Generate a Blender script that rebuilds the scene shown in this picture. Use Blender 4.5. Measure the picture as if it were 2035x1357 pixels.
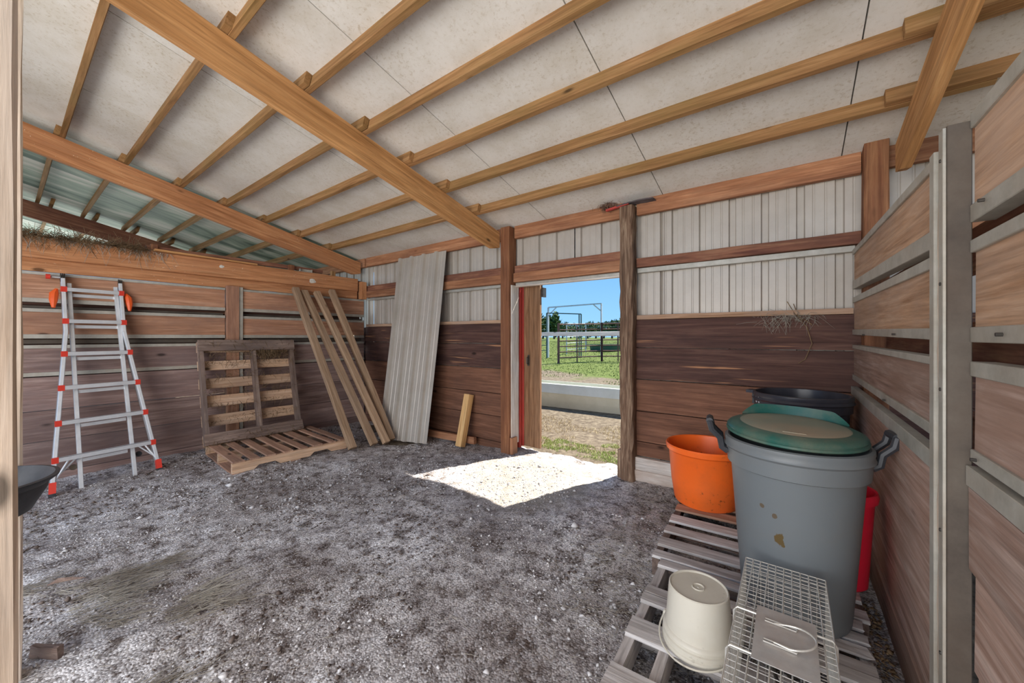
import bpy, bmesh, math, random
import numpy as np
from mathutils import Vector, Matrix, Euler
random.seed(7); rng = np.random.default_rng(7)
C = bpy.context.scene.collection
for o in list(bpy.data.objects): bpy.data.objects.remove(o)

# ------------------------------------------------------------------ camera, sky, sun, lights, exposure
YAW = math.radians(36.4)
cam = bpy.data.objects.new('camera', bpy.data.cameras.new('camera')); C.objects.link(cam)
cam.data.sensor_width = 36; cam.data.lens = 750/2035*36; cam.data.shift_y = -9.5/2035; cam.data.clip_start = .02; cam.data.clip_end = 600
cam.location = (0, 0, 1.35); cam.rotation_euler = (math.pi/2, 0, YAW)
bpy.context.scene.camera = cam
scn = bpy.context.scene
scn.view_settings.view_transform = 'Standard'; scn.view_settings.look = 'None'
scn.view_settings.gamma = 1; scn.view_settings.use_curve_mapping = False; scn.view_settings.exposure = 0.62

world = bpy.data.worlds.new('sky'); scn.world = world; world.use_nodes = True
wn = world.node_tree.nodes; wl = world.node_tree.links
bg = wn['Background']; tc = wn.new('ShaderNodeTexCoord'); sx = wn.new('ShaderNodeSeparateXYZ'); rp = wn.new('ShaderNodeValToRGB')
wl.new(tc.outputs['Generated'], sx.inputs[0]); wl.new(sx.outputs['Z'], rp.inputs[0]); wl.new(rp.outputs[0], bg.inputs[0])
rp.color_ramp.elements[0].position = 0.0; rp.color_ramp.elements[0].color = (.25, .49, .75, 1)
rp.color_ramp.elements[1].position = .30; rp.color_ramp.elements[1].color = (.09, .28, .62, 1)
bg.inputs[1].default_value = 1.0

def light(name, kind, loc, rot, energy, color=(1, 1, 1), **k):
    l = bpy.data.lights.new(name, kind); l.energy = energy; l.color = color
    for a, b in k.items(): setattr(l, a, b)
    o = bpy.data.objects.new(name, l); C.objects.link(o); o.location = loc; o.rotation_euler = rot
    return o
sdir = Vector((-.45, -1.0, -1.47)).normalized()
sun = light('sun', 'SUN', (0, 10, 10), sdir.to_track_quat('-Z', 'Y').to_euler(), 9.5, (1, .94, .85), angle=math.radians(.5))
# added area fills brightening the interior: behind the camera and in the left bay
def aim(a, b): return (Vector(b)-Vector(a)).to_track_quat('-Z', 'Z').to_euler()
light('front_fill', 'AREA', (-.9, -2.6, 1.3), aim((-.9, -2.6, 1.3), (-2.2, 3.0, 1.7)), 185, (1, .965, .92), shape='RECTANGLE', size=5.0, size_y=2.2)
light('left_bay_fill', 'AREA', (-11.5, .8, 1.3), aim((-11.5, .8, 1.3), (-7, 1, 3.0)), 60, (.9, 1, .95), shape='RECTANGLE', size=4.0, size_y=2.0)

# ------------------------------------------------------------------ helpers
def tag(o, label=None, cat=None, group=None, kind=None):
    if label: o['label'] = label
    if cat: o['category'] = cat
    if group: o['group'] = group
    if kind: o['kind'] = kind
    return o
def empty(name, loc=(0, 0, 0), rz=0, label=None, cat=None, group=None, kind=None):
    o = bpy.data.objects.new(name, None); C.objects.link(o); o.empty_display_size = .1
    o.matrix_basis = Matrix.Translation(loc) @ Matrix.Rotation(rz, 4, 'Z')
    return tag(o, label, cat, group, kind)
def wm(o):
    m = o.matrix_basis.copy()
    while o.parent: o = o.parent; m = o.matrix_basis @ m
    return m
def link(me, name, mat, parent=None, M=None, world_space=True):
    o = bpy.data.objects.new(name, me); C.objects.link(o)
    if mat is not None and len(me.materials) == 0: me.materials.append(mat)
    M = M if M is not None else Matrix.Identity(4)
    if parent is not None:
        o.parent = parent
        o.matrix_basis = (wm(parent).inverted() @ M) if world_space else M
    else: o.matrix_basis = M
    return o
def mesh(name, V, F, smooth=False):
    me = bpy.data.meshes.new(name); me.from_pydata([tuple(v) for v in V], [], F); me.update()
    if smooth: me.shade_smooth()
    return me
def fastmesh(name, V, F, smooth=False):
    """V (n,3) array, F (m,k) int array"""
    me = bpy.data.meshes.new(name); n, (m, k) = len(V), F.shape
    me.vertices.add(n); me.vertices.foreach_set('co', np.ascontiguousarray(V, dtype=np.float32).ravel())
    me.loops.add(m*k); me.loops.foreach_set('vertex_index', F.astype(np.int32).ravel())
    me.polygons.add(m); me.polygons.foreach_set('loop_start', np.arange(0, m*k, k, dtype=np.int32))
    me.polygons.foreach_set('loop_total', np.full(m, k, dtype=np.int32))
    me.update(calc_edges=True); me.validate()
    if smooth: me.shade_smooth()
    return me
def plank_mesh(L, t, w, bev=.003, jit=.0015, seg=None, warp=0, rough_end=0):
    n = seg or max(1, int(L/.5)); V = []; F = []
    ph = random.random()*6
    for i in range(n+1):
        x = -L/2+L*i/n; dy = warp*math.sin(ph+i/n*3.1); dz = warp*math.cos(ph+i/n*2.3)*.6
        a, b = t/2, w/2
        prof = [(-a+bev, -b), (a-bev, -b), (a, -b+bev), (a, b-bev), (a-bev, b), (-a+bev, b), (-a, b-bev), (-a, -b+bev)]
        for k, (y, z) in enumerate(prof):
            ex = random.uniform(-1, 1)*rough_end if i in (0, n) else 0
            V.append((x+ex, y+dy+random.uniform(-jit, jit), z+dz+random.uniform(-jit, jit)))
    for i in range(n):
        for k in range(8):
            a = i*8+k; b = i*8+(k+1) % 8
            F.append((a, b, b+8, a+8))
    F.append(tuple(range(7, -1, -1))); F.append(tuple(n*8+k for k in range(8)))
    return mesh('plank', V, F)
def frame_from(p0, p1, up):
    p0, p1, up = Vector(p0), Vector(p1), Vector(up)
    ex = (p1-p0).normalized(); ez = (up-ex*up.dot(ex)).normalized(); ey = ez.cross(ex)
    M = Matrix((ex, ey, ez)).transposed().to_4x4(); M.translation = (p0+p1)/2
    return M, (p1-p0).length
def board(name, parent, mat, p0, p1, w, t, up=(0, 0, 1), **k):
    """a board from p0 to p1 (centre line), w wide along 'up', t thick"""
    M, L = frame_from(p0, p1, up)
    return link(plank_mesh(L, t, w, **k), name, mat, parent, M)
def bx(name, parent, mat, x0, x1, y0, y1, z0, z1, **k):
    c = Vector(((x0+x1)/2, (y0+y1)/2, (z0+z1)/2)); d = [abs(x1-x0), abs(y1-y0), abs(z1-z0)]
    i = d.index(max(d)); e = [Vector((1, 0, 0)), Vector((0, 1, 0)), Vector((0, 0, 1))]
    if i == 0: p, up, w, t = e[0], e[2], d[2], d[1]
    elif i == 1: p, up, w, t = e[1], e[2], d[2], d[0]
    else: p, up, w, t = e[2], e[1], d[1], d[0]
    return board(name, parent, mat, c-p*d[i]/2, c+p*d[i]/2, w, t, up, **k)
class MB:
    def __init__(s): s.V = []; s.F = []
    def add(s, V, F):
        n = len(s.V); s.V += [tuple(v) for v in V]; s.F += [tuple(i+n for i in f) for f in F]
    def box(s, x0, x1, y0, y1, z0, z1):
        s.add([(x, y, z) for x in (x0, x1) for y in (y0, y1) for z in (z0, z1)],
              [(0, 1, 3, 2), (4, 6, 7, 5), (0, 4, 5, 1), (2, 3, 7, 6), (0, 2, 6, 4), (1, 5, 7, 3)])
    def obox(s, p0, p1, w, t, up=(0, 0, 1)):
        M, L = frame_from(p0, p1, up)
        V = [M @ Vector((x*L/2, y*t/2, z*w/2)) for x in (-1, 1) for y in (-1, 1) for z in (-1, 1)]
        s.add(V, [(0, 1, 3, 2), (4, 6, 7, 5), (0, 4, 5, 1), (2, 3, 7, 6), (0, 2, 6, 4), (1, 5, 7, 3)])
    def tube(s, pts, r, n=6, closed=False, rs=None):
        pts = [Vector(p) for p in pts]; m = len(pts); V = []; F = []
        prev = None
        for i, p in enumerate(pts):
            if closed: d = pts[(i+1) % m]-pts[i-1]
            else: d = pts[min(i+1, m-1)]-pts[max(i-1, 0)]
            d.normalize()
            a = Vector((0, 0, 1)) if abs(d.z) < .9 else Vector((1, 0, 0))
            if prev is not None: a = prev
            u = (a-d*a.dot(d)).normalized(); v = d.cross(u); prev = u
            rr = rs[i] if rs else r
            for k in range(n):
                an = 2*math.pi*k/n; V.append(p+u*rr*math.cos(an)+v*rr*math.sin(an))
        for i in range(m if closed else m-1):
            j = (i+1) % m
            for k in range(n): F.append((i*n+k, i*n+(k+1) % n, j*n+(k+1) % n, j*n+k))
        if not closed: F.append(tuple(range(n-1, -1, -1))); F.append(tuple((m-1)*n+k for k in range(n)))
        s.add(V, F)
    def lathe(s, prof, seg=56, c=(0, 0, 0), close=False, sq=None):
        V = []; F = []; m = len(prof)
        for r, z in prof:
            for k in range(seg):
                a = 2*math.pi*k/seg
                V.append((c[0]+r*math.cos(a), c[1]+r*math.sin(a), c[2]+z))
        for i in range(m-1):
            for k in range(seg):
                b = (k+1) % seg; F.append((i*seg+k, i*seg+b, (i+1)*seg+b, (i+1)*seg+k))
        if close:
            F.append(tuple(range(seg-1, -1, -1))); F.append(tuple((m-1)*seg+k for k in range(seg)))
        s.add(V, F)
    def build(s, name, mat, parent=None, smooth=False, M=None, angle=None, world_space=True):
        me = mesh(name, s.V, s.F, smooth)
        if smooth:
            bm = bmesh.new(); bm.from_mesh(me); bmesh.ops.recalc_face_normals(bm, faces=bm.faces)
            for e in bm.edges:
                if len(e.link_faces) == 2 and e.calc_face_angle(0) > math.radians(angle or 38): e.smooth = False
            bm.to_mesh(me); bm.free()
        return link(me, name, mat, parent, M, world_space)
def noise2(x, y, s, seed=0):
    """smooth value noise on numpy arrays"""
    r = np.random.default_rng(seed).random((256, 256))
    x = x/s+1000; y = y/s+1000; xi = np.floor(x).astype(int); yi = np.floor(y).astype(int); fx = x-xi; fy = y-yi
    fx = fx*fx*(3-2*fx); fy = fy*fy*(3-2*fy)
    a = r[xi % 256, yi % 256]; b = r[(xi+1) % 256, yi % 256]; c = r[xi % 256, (yi+1) % 256]; d = r[(xi+1) % 256, (yi+1) % 256]
    return (a*(1-fx)+b*fx)*(1-fy)+(c*(1-fx)+d*fx)*fy-.5

# ------------------------------------------------------------------ materials
class NT:
    def __init__(s, name):
        s.m = bpy.data.materials.new(name); s.m.use_nodes = True; s.t = s.m.node_tree; s.b = s.t.nodes['Principled BSDF']
    def n(s, typ, **k):
        nd = s.t.nodes.new(typ)
        for a, b in k.items():
            if hasattr(nd, a) and not a.startswith('in_'): setattr(nd, a, b)
        return nd
    def l(s, a, b): s.t.links.new(a, b)
    def coord(s, scale=(1, 1, 1), rnd=True, space='Object'):
        tc = s.n('ShaderNodeTexCoord'); mp = s.n('ShaderNodeMapping'); mp.inputs['Scale'].default_value = scale
        src = tc.outputs[space]
        if rnd:
            oi = s.n('ShaderNodeObjectInfo'); mu = s.n('ShaderNodeMath', operation='MULTIPLY'); mu.inputs[1].default_value = 61
            s.l(oi.outputs['Random'], mu.inputs[0])
            ad = s.n('ShaderNodeVectorMath', operation='ADD'); s.l(src, ad.inputs[0]); s.l(mu.outputs[0], ad.inputs[1]); src = ad.outputs[0]
        s.l(src, mp.inputs[0]); return mp.outputs[0]
    def noise(s, vec, scale, detail=4, rough=.55, dist=0):
        nz = s.n('ShaderNodeTexNoise'); nz.inputs['Scale'].default_value = scale; nz.inputs['Detail'].default_value = detail
        nz.inputs['Roughness'].default_value = rough; nz.inputs['Distortion'].default_value = dist; s.l(vec, nz.inputs['Vector']); return nz.outputs['Fac']
    def ramp(s, fac, stops):
        r = s.n('ShaderNodeValToRGB'); e = r.color_ramp.elements
        while len(e) < len(stops): e.new(.5)
        for i, (p, c) in enumerate(stops):
            e[i].position = p; e[i].color = (*c, 1) if len(c) == 3 else c
        s.l(fac, r.inputs[0]); return r.outputs[0]
    def mix(s, f, a, b, mode='MIX'):
        m = s.n('ShaderNodeMix', data_type='RGBA', blend_type=mode)
        for sock, v in ((m.inputs[0], f), (m.inputs[6], a), (m.inputs[7], b)):
            if hasattr(v, 'node'): s.l(v, sock)
            elif isinstance(v, (int, float)): sock.default_value = v
            else: sock.default_value = (*v, 1)
        return m.outputs[2]
    def g(s, v): return (v, v, v)
    def bump(s, h, strength=.3, dist=.01):
        b = s.n('ShaderNodeBump'); b.inputs['Strength'].default_value = strength; b.inputs['Distance'].default_value = dist
        s.l(h, b.inputs['Height']); s.l(b.outputs[0], s.b.inputs['Normal'])
    def done(s, col, rough=.8, metal=0, spec=.3):
        if hasattr(col, 'node'): s.l(col, s.b.inputs['Base Color'])
        else: s.b.inputs['Base Color'].default_value = (*col, 1)
        if hasattr(rough, 'node'): s.l(rough, s.b.inputs['Roughness'])
        else: s.b.inputs['Roughness'].default_value = rough
        s.b.inputs['Metallic'].default_value = metal; s.b.inputs['Specular IOR Level'].default_value = spec
        return s.m
def wood(name, dark, mid, light_, stain=None, amt=.5, knots=True, streak=None, speck=None, rnd=.16, grain=1.0, bump=.25, rough=.8):
    t = NT(name); k_ = 1.0 if 'jamb' in name or 'white' in name or 'rail_' in name else 1.08 if 'right' in name or 'purlin' in name else 1.25
    dark, mid, light_ = [tuple(min(.9, c*k_) for c in q) for q in (dark, mid, light_)]
    v = t.coord((.55, 9, 9)); gr = t.noise(v, 2.6*grain, 5, .6, .9)
    col = t.ramp(gr, [(.28, dark), (.5, mid), (.72, light_)])
    v2 = t.coord((1.3, 38, 38)); fg = t.noise(v2, 2.0, 5, .7)
    col = t.mix(1, col, t.ramp(fg, [(.3, t.g(.66)), (.5, t.g(.98)), (.68, t.g(1.16))]), 'MULTIPLY')
    v3 = t.coord((.9, 2.4, 2.4)); ln = t.noise(v3, 1.5, 5, .65)
    if stain: col = t.mix(t.ramp(ln, [(.42, t.g(0)), (.66, t.g(amt))]), col, stain)
    if streak:
        v4 = t.coord((.8, 26, 26)); st = t.noise(v4, 1.4, 3, .5, .3); msk = t.noise(t.coord((.7, 3, 3)), 1.3, 2)
        a = t.ramp(st, [(.60, t.g(0)), (.67, t.g(1))]); b = t.ramp(msk, [(.52, t.g(0)), (.6, t.g(1))])
        col = t.mix(t.mix(1, a, b, 'MULTIPLY'), col, streak)
    if knots:
        vo = t.n('ShaderNodeTexVoronoi'); vo.inputs['Scale'].default_value = 1.7; t.l(t.coord((1, 2.4, 2.4)), vo.inputs['Vector'])
        k = t.ramp(vo.outputs['Distance'], [(.045, t.g(.28)), (.075, t.g(.8)), (.1, t.g(1))])
        col = t.mix(1, col, k, 'MULTIPLY')
    if speck:
        sp = t.noise(t.coord((1, 1, 1)), 55, 2, .6); m2 = t.noise(t.coord((1, 1, 1)), 1.5, 2)
        col = t.mix(t.mix(1, t.ramp(sp, [(.69, t.g(0)), (.74, t.g(1))]), t.ramp(m2, [(.4, t.g(0)), (.6, t.g(1))]), 'MULTIPLY'), col, speck)
    oi = t.n('ShaderNodeObjectInfo')
    col = t.mix(1, col, t.ramp(oi.outputs['Random'], [(0, t.g(1-rnd)), (1, t.g(1+rnd))]), 'MULTIPLY')
    t.bump(fg, bump, .004)
    return t.done(col, rough, 0, .2)
M = {}
M['fir'] = wood('fir_beam', (.34, .165, .06), (.50, .26, .105), (.60, .34, .15), stain=(.36, .17, .07), amt=.35, rnd=.06)
M['fir_l'] = wood('fir_beam_left', (.30, .125, .05), (.42, .19, .085), (.52, .27, .13), stain=(.30, .13, .07), amt=.4, rnd=.06, speck=(.75, .62, .45))
M['purlin'] = wood('purlin_wood', (.20, .10, .04), (.31, .165, .07), (.42, .24, .11), stain=(.22, .15, .05), amt=.5, rnd=.12)
M['girt'] = wood('girt_wood', (.21, .085, .042), (.31, .142, .072), (.42, .22, .12), stain=(.16, .075, .05), amt=.5)
M['girt_dark'] = wood('girt_dark', (.13, .05, .035), (.23, .10, .06), (.36, .19, .11), stain=(.10, .045, .035), amt=.6)
M['post_red'] = wood('post_red', (.11, .042, .02), (.19, .08, .04), (.28, .135, .065), stain=(.12, .055, .035), amt=.4, rnd=.04)
M['post_old'] = wood('post_old', (.05, .03, .02), (.15, .09, .058), (.32, .23, .155), grain=1.6, bump=1.0, rnd=.04, knots=False)
M['plank_dark'] = wood('plank_dark', (.055, .028, .022), (.085, .043, .034), (.13, .07, .052), stain=(.05, .03, .028), amt=.5, streak=(.42, .21, .11), rnd=.12)
M['plank_low'] = wood('plank_low', (.105, .048, .030), (.165, .077, .046), (.225, .11, .068), stain=(.10, .05, .035), amt=.6, rnd=.14)
M['plank_left'] = wood('plank_left', (.26, .12, .065), (.38, .20, .12), (.48, .28, .18), stain=(.26, .14, .10), amt=.7)
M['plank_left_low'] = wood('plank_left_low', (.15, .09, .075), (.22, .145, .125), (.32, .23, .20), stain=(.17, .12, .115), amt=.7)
M['plank_right'] = wood('plank_right', (.32, .17, .09), (.47, .29, .18), (.58, .40, .28), stain=(.42, .30, .23), amt=.7)
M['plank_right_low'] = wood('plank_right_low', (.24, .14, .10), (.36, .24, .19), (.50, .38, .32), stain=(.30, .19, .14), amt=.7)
M['pallet_new'] = wood('pallet_new', (.32, .185, .11), (.46, .30, .19), (.56, .40, .28), stain=(.26, .2, .17), amt=.5)
M['pallet_brown'] = wood('pallet_brown', (.24, .13, .085), (.36, .21, .14), (.46, .3, .2), stain=(.2, .13, .1), amt=.6)
M['pallet_grey'] = wood('pallet_grey', (.28, .25, .23), (.46, .43, .41), (.60, .575, .56), stain=(.24, .19, .16), amt=.6, rnd=.14, bump=.7)
M['pallet_mud'] = wood('pallet_mud', (.10, .065, .05), (.18, .125, .10), (.30, .225, .18), stain=(.12, .09, .08), amt=.7, bump=1)
M['lumber'] = wood('lumber', (.23, .145, .085), (.34, .225, .14), (.44, .31, .205), stain=(.28, .20, .14), amt=.5, rnd=.12)
M['lumber_tan'] = wood('lumber_tan', (.42, .23, .09), (.55, .33, .14), (.64, .42, .2), rnd=.05)
M['door_wood'] = wood('door_wood', (.13, .065, .032), (.24, .125, .065), (.34, .20, .11), stain=(.22, .14, .09), amt=.4, grain=1.5)
M['jamb_wood'] = wood('jamb_wood', (.50, .38, .28), (.62, .50, .39), (.70, .59, .48), stain=(.50, .42, .36), amt=.5, rnd=.03)
M['white_wood'] = wood('white_painted_wood', (.52, .46, .40), (.66, .60, .54), (.74, .70, .65), stain=(.40, .27, .19), amt=.7, rnd=.05)
M['rail_out'] = wood('rail_weathered', (.50, .46, .40), (.66, .62, .55), (.74, .71, .64), rnd=.05)

def metal_mat(name, c0, c1, scale=6, rough=.45, metal=.35, dirt=None, damt=.4):
    t = NT(name); v = t.coord((1, 1, 1)); n1 = t.noise(v, scale, 6, .7)
    col = t.ramp(n1, [(.3, c0), (.7, c1)])
    if dirt: col = t.mix(t.ramp(t.noise(v, 2.2, 5, .7), [(.45, t.g(0)), (.75, t.g(damt))]), col, dirt)
    t.bump(t.noise(v, 60, 2), .05, .002)
    return t.done(col, rough, metal, .5)
M['galv'] = metal_mat('galvanised_steel', (.34, .32, .27), (.52, .50, .44), 9, .5, .25, (.34, .25, .17), .5)
M['galv_dark'] = metal_mat('galvanised_steel_shaded', (.06, .045, .035), (.14, .115, .09), 4, .6, .2, (.09, .06, .04), .7)  # darker galvanised steel: shade on faces turned from the door put into colour
M['siding'] = metal_mat('siding_steel', (.44, .395, .34), (.54, .49, .43), 2.5, .45, .1, (.42, .36, .31), .45)
M['sheet'] = metal_mat('loose_sheet_steel', (.42, .38, .325), (.52, .475, .415), 3, .4, .15, (.45, .36, .3), .35)
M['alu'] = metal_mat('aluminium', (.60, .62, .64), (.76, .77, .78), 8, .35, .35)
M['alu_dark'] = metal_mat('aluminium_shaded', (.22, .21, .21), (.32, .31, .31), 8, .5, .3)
M['steel_dark'] = metal_mat('dark_steel', (.04, .035, .03), (.1, .09, .08), 20, .5, .6)
M['wire'] = metal_mat('galvanised_wire', (.55, .53, .47), (.78, .76, .70), 30, .35, .4)
M['plate'] = metal_mat('trap_plate', (.48, .475, .46), (.64, .635, .61), 14, .45, .3, (.45, .3, .22), .6)
M['panel_brown'] = metal_mat('rusty_pipe', (.10, .045, .035), (.2, .09, .07), 9, .7, .1)
M['panel_green'] = metal_mat('green_pipe', (.03, .07, .06), (.06, .11, .09), 5, .5, .1)
M['panel_grey'] = metal_mat('grey_pipe', (.42, .45, .47), (.58, .61, .63), 5, .5, .2)
M['concrete'] = metal_mat('pale_trough', (.46, .48, .42), (.58, .60, .55), 2, .7, 0, (.42, .42, .36), .4)

def plastic(name, c, c2=None, rough=.45, dirt=(.25, .19, .14), damt=.25, dscale=3, spots=(), specks=0):
    t = NT(name); v = t.coord((1, 1, 1), rnd=False)
    col = t.mix(t.noise(v, 2.0, 3), c, c2 or tuple(x*.85 for x in c))
    col = t.mix(t.ramp(t.noise(v, dscale, 7, .7), [(.45, t.g(0)), (.75, t.g(damt))]), col, dirt)
    if specks: col = t.mix(t.mix(1, t.ramp(t.noise(v, 24, 4, .7), [(.60, t.g(0)), (.68, t.g(specks))]), t.ramp(t.noise(v, 3, 2), [(.45, t.g(0)), (.6, t.g(1))]), 'MULTIPLY'), col, tuple(x*.35 for x in dirt))
    for (p, r, cc) in spots:
        tc = t.n('ShaderNodeTexCoord'); nz = t.n('ShaderNodeTexNoise'); nz.inputs['Scale'].default_value = 30; t.l(tc.outputs['Object'], nz.inputs['Vector'])
        vs = t.n('ShaderNodeVectorMath', operation='SUBTRACT'); t.l(tc.outputs['Object'], vs.inputs[0]); vs.inputs[1].default_value = p
        vd = t.n('ShaderNodeVectorMath', operation='DIVIDE'); t.l(vs.outputs[0], vd.inputs[0]); vd.inputs[1].default_value = r
        ln = t.n('ShaderNodeVectorMath', operation='LENGTH'); t.l(vd.outputs[0], ln.inputs[0])
        ad = t.n('ShaderNodeMath', operation='ADD'); t.l(ln.outputs['Value'], ad.inputs[0]); t.l(nz.outputs['Fac'], ad.inputs[1])
        col = t.mix(t.ramp(ad.outputs[0], [(0, t.g(1)), (.95, t.g(1)), (1.0, t.g(0))]), col, cc)
        # ramp domain is 0..1: centre of the spot only
    t.bump(t.noise(v, 40, 3), .06, .003)
    return t.done(col, rough, 0, .4)
M['grey_can'] = plastic('grey_plastic', (.175, .195, .205), (.135, .15, .155), .42, (.20, .17, .14), .3, 2.5, spots=[((-.045, -.225, .38), (.035, .3, .055), (.12, .08, .03)), ((-.11, -.2, .5), (.02, .3, .02), (.12, .09, .06)), ((-.065, -.2, .47), (.018, .3, .02), (.12, .09, .06))])
M['black_can'] = plastic('black_plastic', (.035, .035, .045), (.05, .05, .06), .28, (.16, .14, .14), .3)
M['green_lid'] = plastic('green_plastic', (.008, .085, .07), (.014, .12, .095), .35, (.30, .22, .15), .55, 2.2)
M['lid_top'] = plastic('dusty_green_plastic', (.15, .24, .20), (.34, .28, .20), .55, (.42, .29, .19), .75, 2.0)
M['orange'] = plastic('orange_plastic', (.98, .13, .01), (.95, .19, .03), .4, (.35, .10, .04), .35, 3, specks=.9)
M['red_pl'] = plastic('red_plastic', (.80, .015, .045), (.72, .02, .05), .35, (.5, .05, .06), .2)
M['white_pl'] = plastic('white_plastic', (.66, .62, .52), (.60, .56, .47), .4, (.42, .33, .22), .25, 4, specks=.35)
M['rubber'] = plastic('black_rubber', (.018, .02, .024), (.03, .032, .038), .5, (.10, .10, .11), .45, 8)
M['ladder_red'] = plastic('red_ladder_plastic', (.72, .05, .03), None, .4, damt=.05)
M['ladder_orange'] = plastic('orange_ladder_plastic', (.85, .12, .02), None, .4, damt=.05)
M['red_paint'] = plastic('red_paint', (.50, .05, .035), (.42, .05, .04), .5, damt=.2)
M['teal_tub'] = plastic('dark_teal_plastic', (.02, .10, .09), None, .5)

def ceiling_mat():
    t = NT('white_faced_roof_sheet'); v = t.coord((1, 1, 1), rnd=False, space='Object')
    col = t.mix(t.noise(v, 1.2, 3), (.80, .785, .75), (.72, .70, .665))
    a = t.ramp(t.noise(v, 42, 5, .75), [(.53, t.g(0)), (.66, t.g(.6))]); b = t.ramp(t.noise(v, 1.1, 4, .6), [(.35, t.g(.25)), (.6, t.g(1))])
    col = t.mix(t.mix(1, a, b, 'MULTIPLY'), col, (.42, .34, .23))
    a = t.ramp(t.noise(v, 3.0, 6, .7), [(.42, t.g(0)), (.70, t.g(.4))])
    col = t.mix(a, col, (.50, .44, .33))
    t.bump(t.noise(v, 50, 3), .1, .003)
    return t.done(col, .7, 0, .2)
M['ceiling'] = ceiling_mat()
def ceiling_left_mat():
    t = NT('light_streaked_roof_sheet'); v = t.coord((1.6, .35, 1), rnd=False)
    col = t.ramp(t.noise(v, 1.4, 4, .6, .4), [(.36, (.05, .10, .08)), (.48, (.26, .34, .28)), (.62, (.62, .62, .58))])  # green and white streaks: light through translucent roofing put into the colour
    return t.done(col, .6)
M['ceiling_left'] = ceiling_left_mat()
def floor_mat():
    t = NT('gravel_floor'); v = t.coord((1, 1, 1), rnd=False)
    big = t.noise(v, 1.1, 5, .65); med = t.noise(v, 9, 6, .7)
    vo = t.n('ShaderNodeTexVoronoi'); vo.inputs['Scale'].default_value = 95; t.l(v, vo.inputs['Vector'])
    vo2 = t.n('ShaderNodeTexVoronoi'); vo2.inputs['Scale'].default_value = 170; t.l(v, vo2.inputs['Vector'])
    base = t.ramp(big, [(.38, (.33, .295, .28)), (.5, (.54, .51, .50)), (.62, (.80, .785, .79))])
    base = t.mix(t.ramp(med, [(.38, t.g(.9)), (.52, t.g(0))]), base, (.085, .058, .045))
    hsv = t.n('ShaderNodeSeparateColor'); t.l(vo.outputs['Color'], hsv.inputs[0])
    base = t.mix(t.ramp(hsv.outputs[0], [(.68, t.g(0)), (.74, t.g(.6))]), base, (.52, .50, .50))
    base = t.mix(t.ramp(hsv.outputs[1], [(.72, t.g(0)), (.78, t.g(.6))]), base, (.08, .06, .05))
    hs2 = t.n('ShaderNodeSeparateColor'); t.l(vo2.outputs['Color'], hs2.inputs[0])
    base = t.mix(1, base, t.ramp(hs2.outputs[0], [(.0, t.g(.72)), (1, t.g(1.25))]), 'MULTIPLY')
    # floor tone around the doorway painted to shape the sun patch's brightness
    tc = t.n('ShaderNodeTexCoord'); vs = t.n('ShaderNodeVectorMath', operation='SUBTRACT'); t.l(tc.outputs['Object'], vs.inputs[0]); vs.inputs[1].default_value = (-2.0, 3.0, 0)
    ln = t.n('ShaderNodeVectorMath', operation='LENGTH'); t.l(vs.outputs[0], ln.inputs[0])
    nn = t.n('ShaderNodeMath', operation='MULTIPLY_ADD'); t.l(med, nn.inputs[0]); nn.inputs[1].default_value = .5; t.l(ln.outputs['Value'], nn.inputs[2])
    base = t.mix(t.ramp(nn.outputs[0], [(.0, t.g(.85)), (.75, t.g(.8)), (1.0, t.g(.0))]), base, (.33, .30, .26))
    mr = t.n('ShaderNodeMath', operation='SUBTRACT'); mr.inputs[0].default_value = 1; t.l(vo.outputs['Distance'], mr.inputs[1])
    t.bump(mr.outputs[0], .5, .010)
    return t.done(base, .95, 0, .1)
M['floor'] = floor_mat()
def ground_mat():
    t = NT('yard_ground'); v = t.coord((1, 1, 1), rnd=False)
    n1 = t.noise(v, .5, 5, .6); n2 = t.noise(v, 12, 5, .7)
    dirt = t.ramp(n2, [(.3, (.065, .050, .036)), (.5, (.135, .108, .078)), (.7, (.225, .19, .135))])
    grass = t.ramp(n2, [(.3, (.045, .07, .015)), (.5, (.09, .12, .03)), (.7, (.15, .165, .06))])
    sp = t.n('ShaderNodeSeparateXYZ'); t.l(v, sp.inputs[0])
    a = t.n('ShaderNodeMath', operation='MULTIPLY_ADD'); t.l(n1, a.inputs[0]); a.inputs[1].default_value = 9; t.l(sp.outputs['Y'], a.inputs[2])
    b = t.n('ShaderNodeMath', operation='MULTIPLY_ADD'); t.l(sp.outputs['X'], b.inputs[0]); b.inputs[1].default_value = .55; t.l(a.outputs[0], b.inputs[2])
    f = t.n('ShaderNodeMapRange'); f.inputs['From Min'].default_value = 12.2; f.inputs['From Max'].default_value = 13.6; t.l(b.outputs[0], f.inputs[0])
    col = t.mix(f.outputs[0], dirt, grass)
    t.bump(n2, .6, .03)
    return t.done(col, .95, 0, .1)
M['ground'] = ground_mat()
def simple(name, a, b, sc=4, rough=.8):
    t = NT(name); oi = t.n('ShaderNodeObjectInfo'); v = t.coord((1, 1, 1)); return t.done(t.mix(t.ramp(t.noise(v, sc, 4, .7), [(.35, t.g(0)), (.65, t.g(1))]), a, b), rough, 0, .2)
M['stone'] = simple('pebble', (.38, .355, .35), (.78, .76, .75), 2.5)
M['clod'] = simple('dirt_clod', (.07, .048, .037), (.20, .16, .14), 5)
M['straw'] = simple('straw', (.26, .225, .18), (.52, .48, .41), 3)
M['hay_dark'] = simple('old_hay', (.12, .075, .04), (.30, .20, .11), 6)
M['blade'] = simple('grass_blade', (.075, .12, .018), (.17, .21, .055), .8)
M['blade_new'] = simple('fresh_grass_blade', (.20, .30, .055), (.40, .44, .17), .8)
M['blade_dry'] = simple('dry_grass_blade', (.40, .31, .17), (.52, .43, .26), 2)
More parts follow.
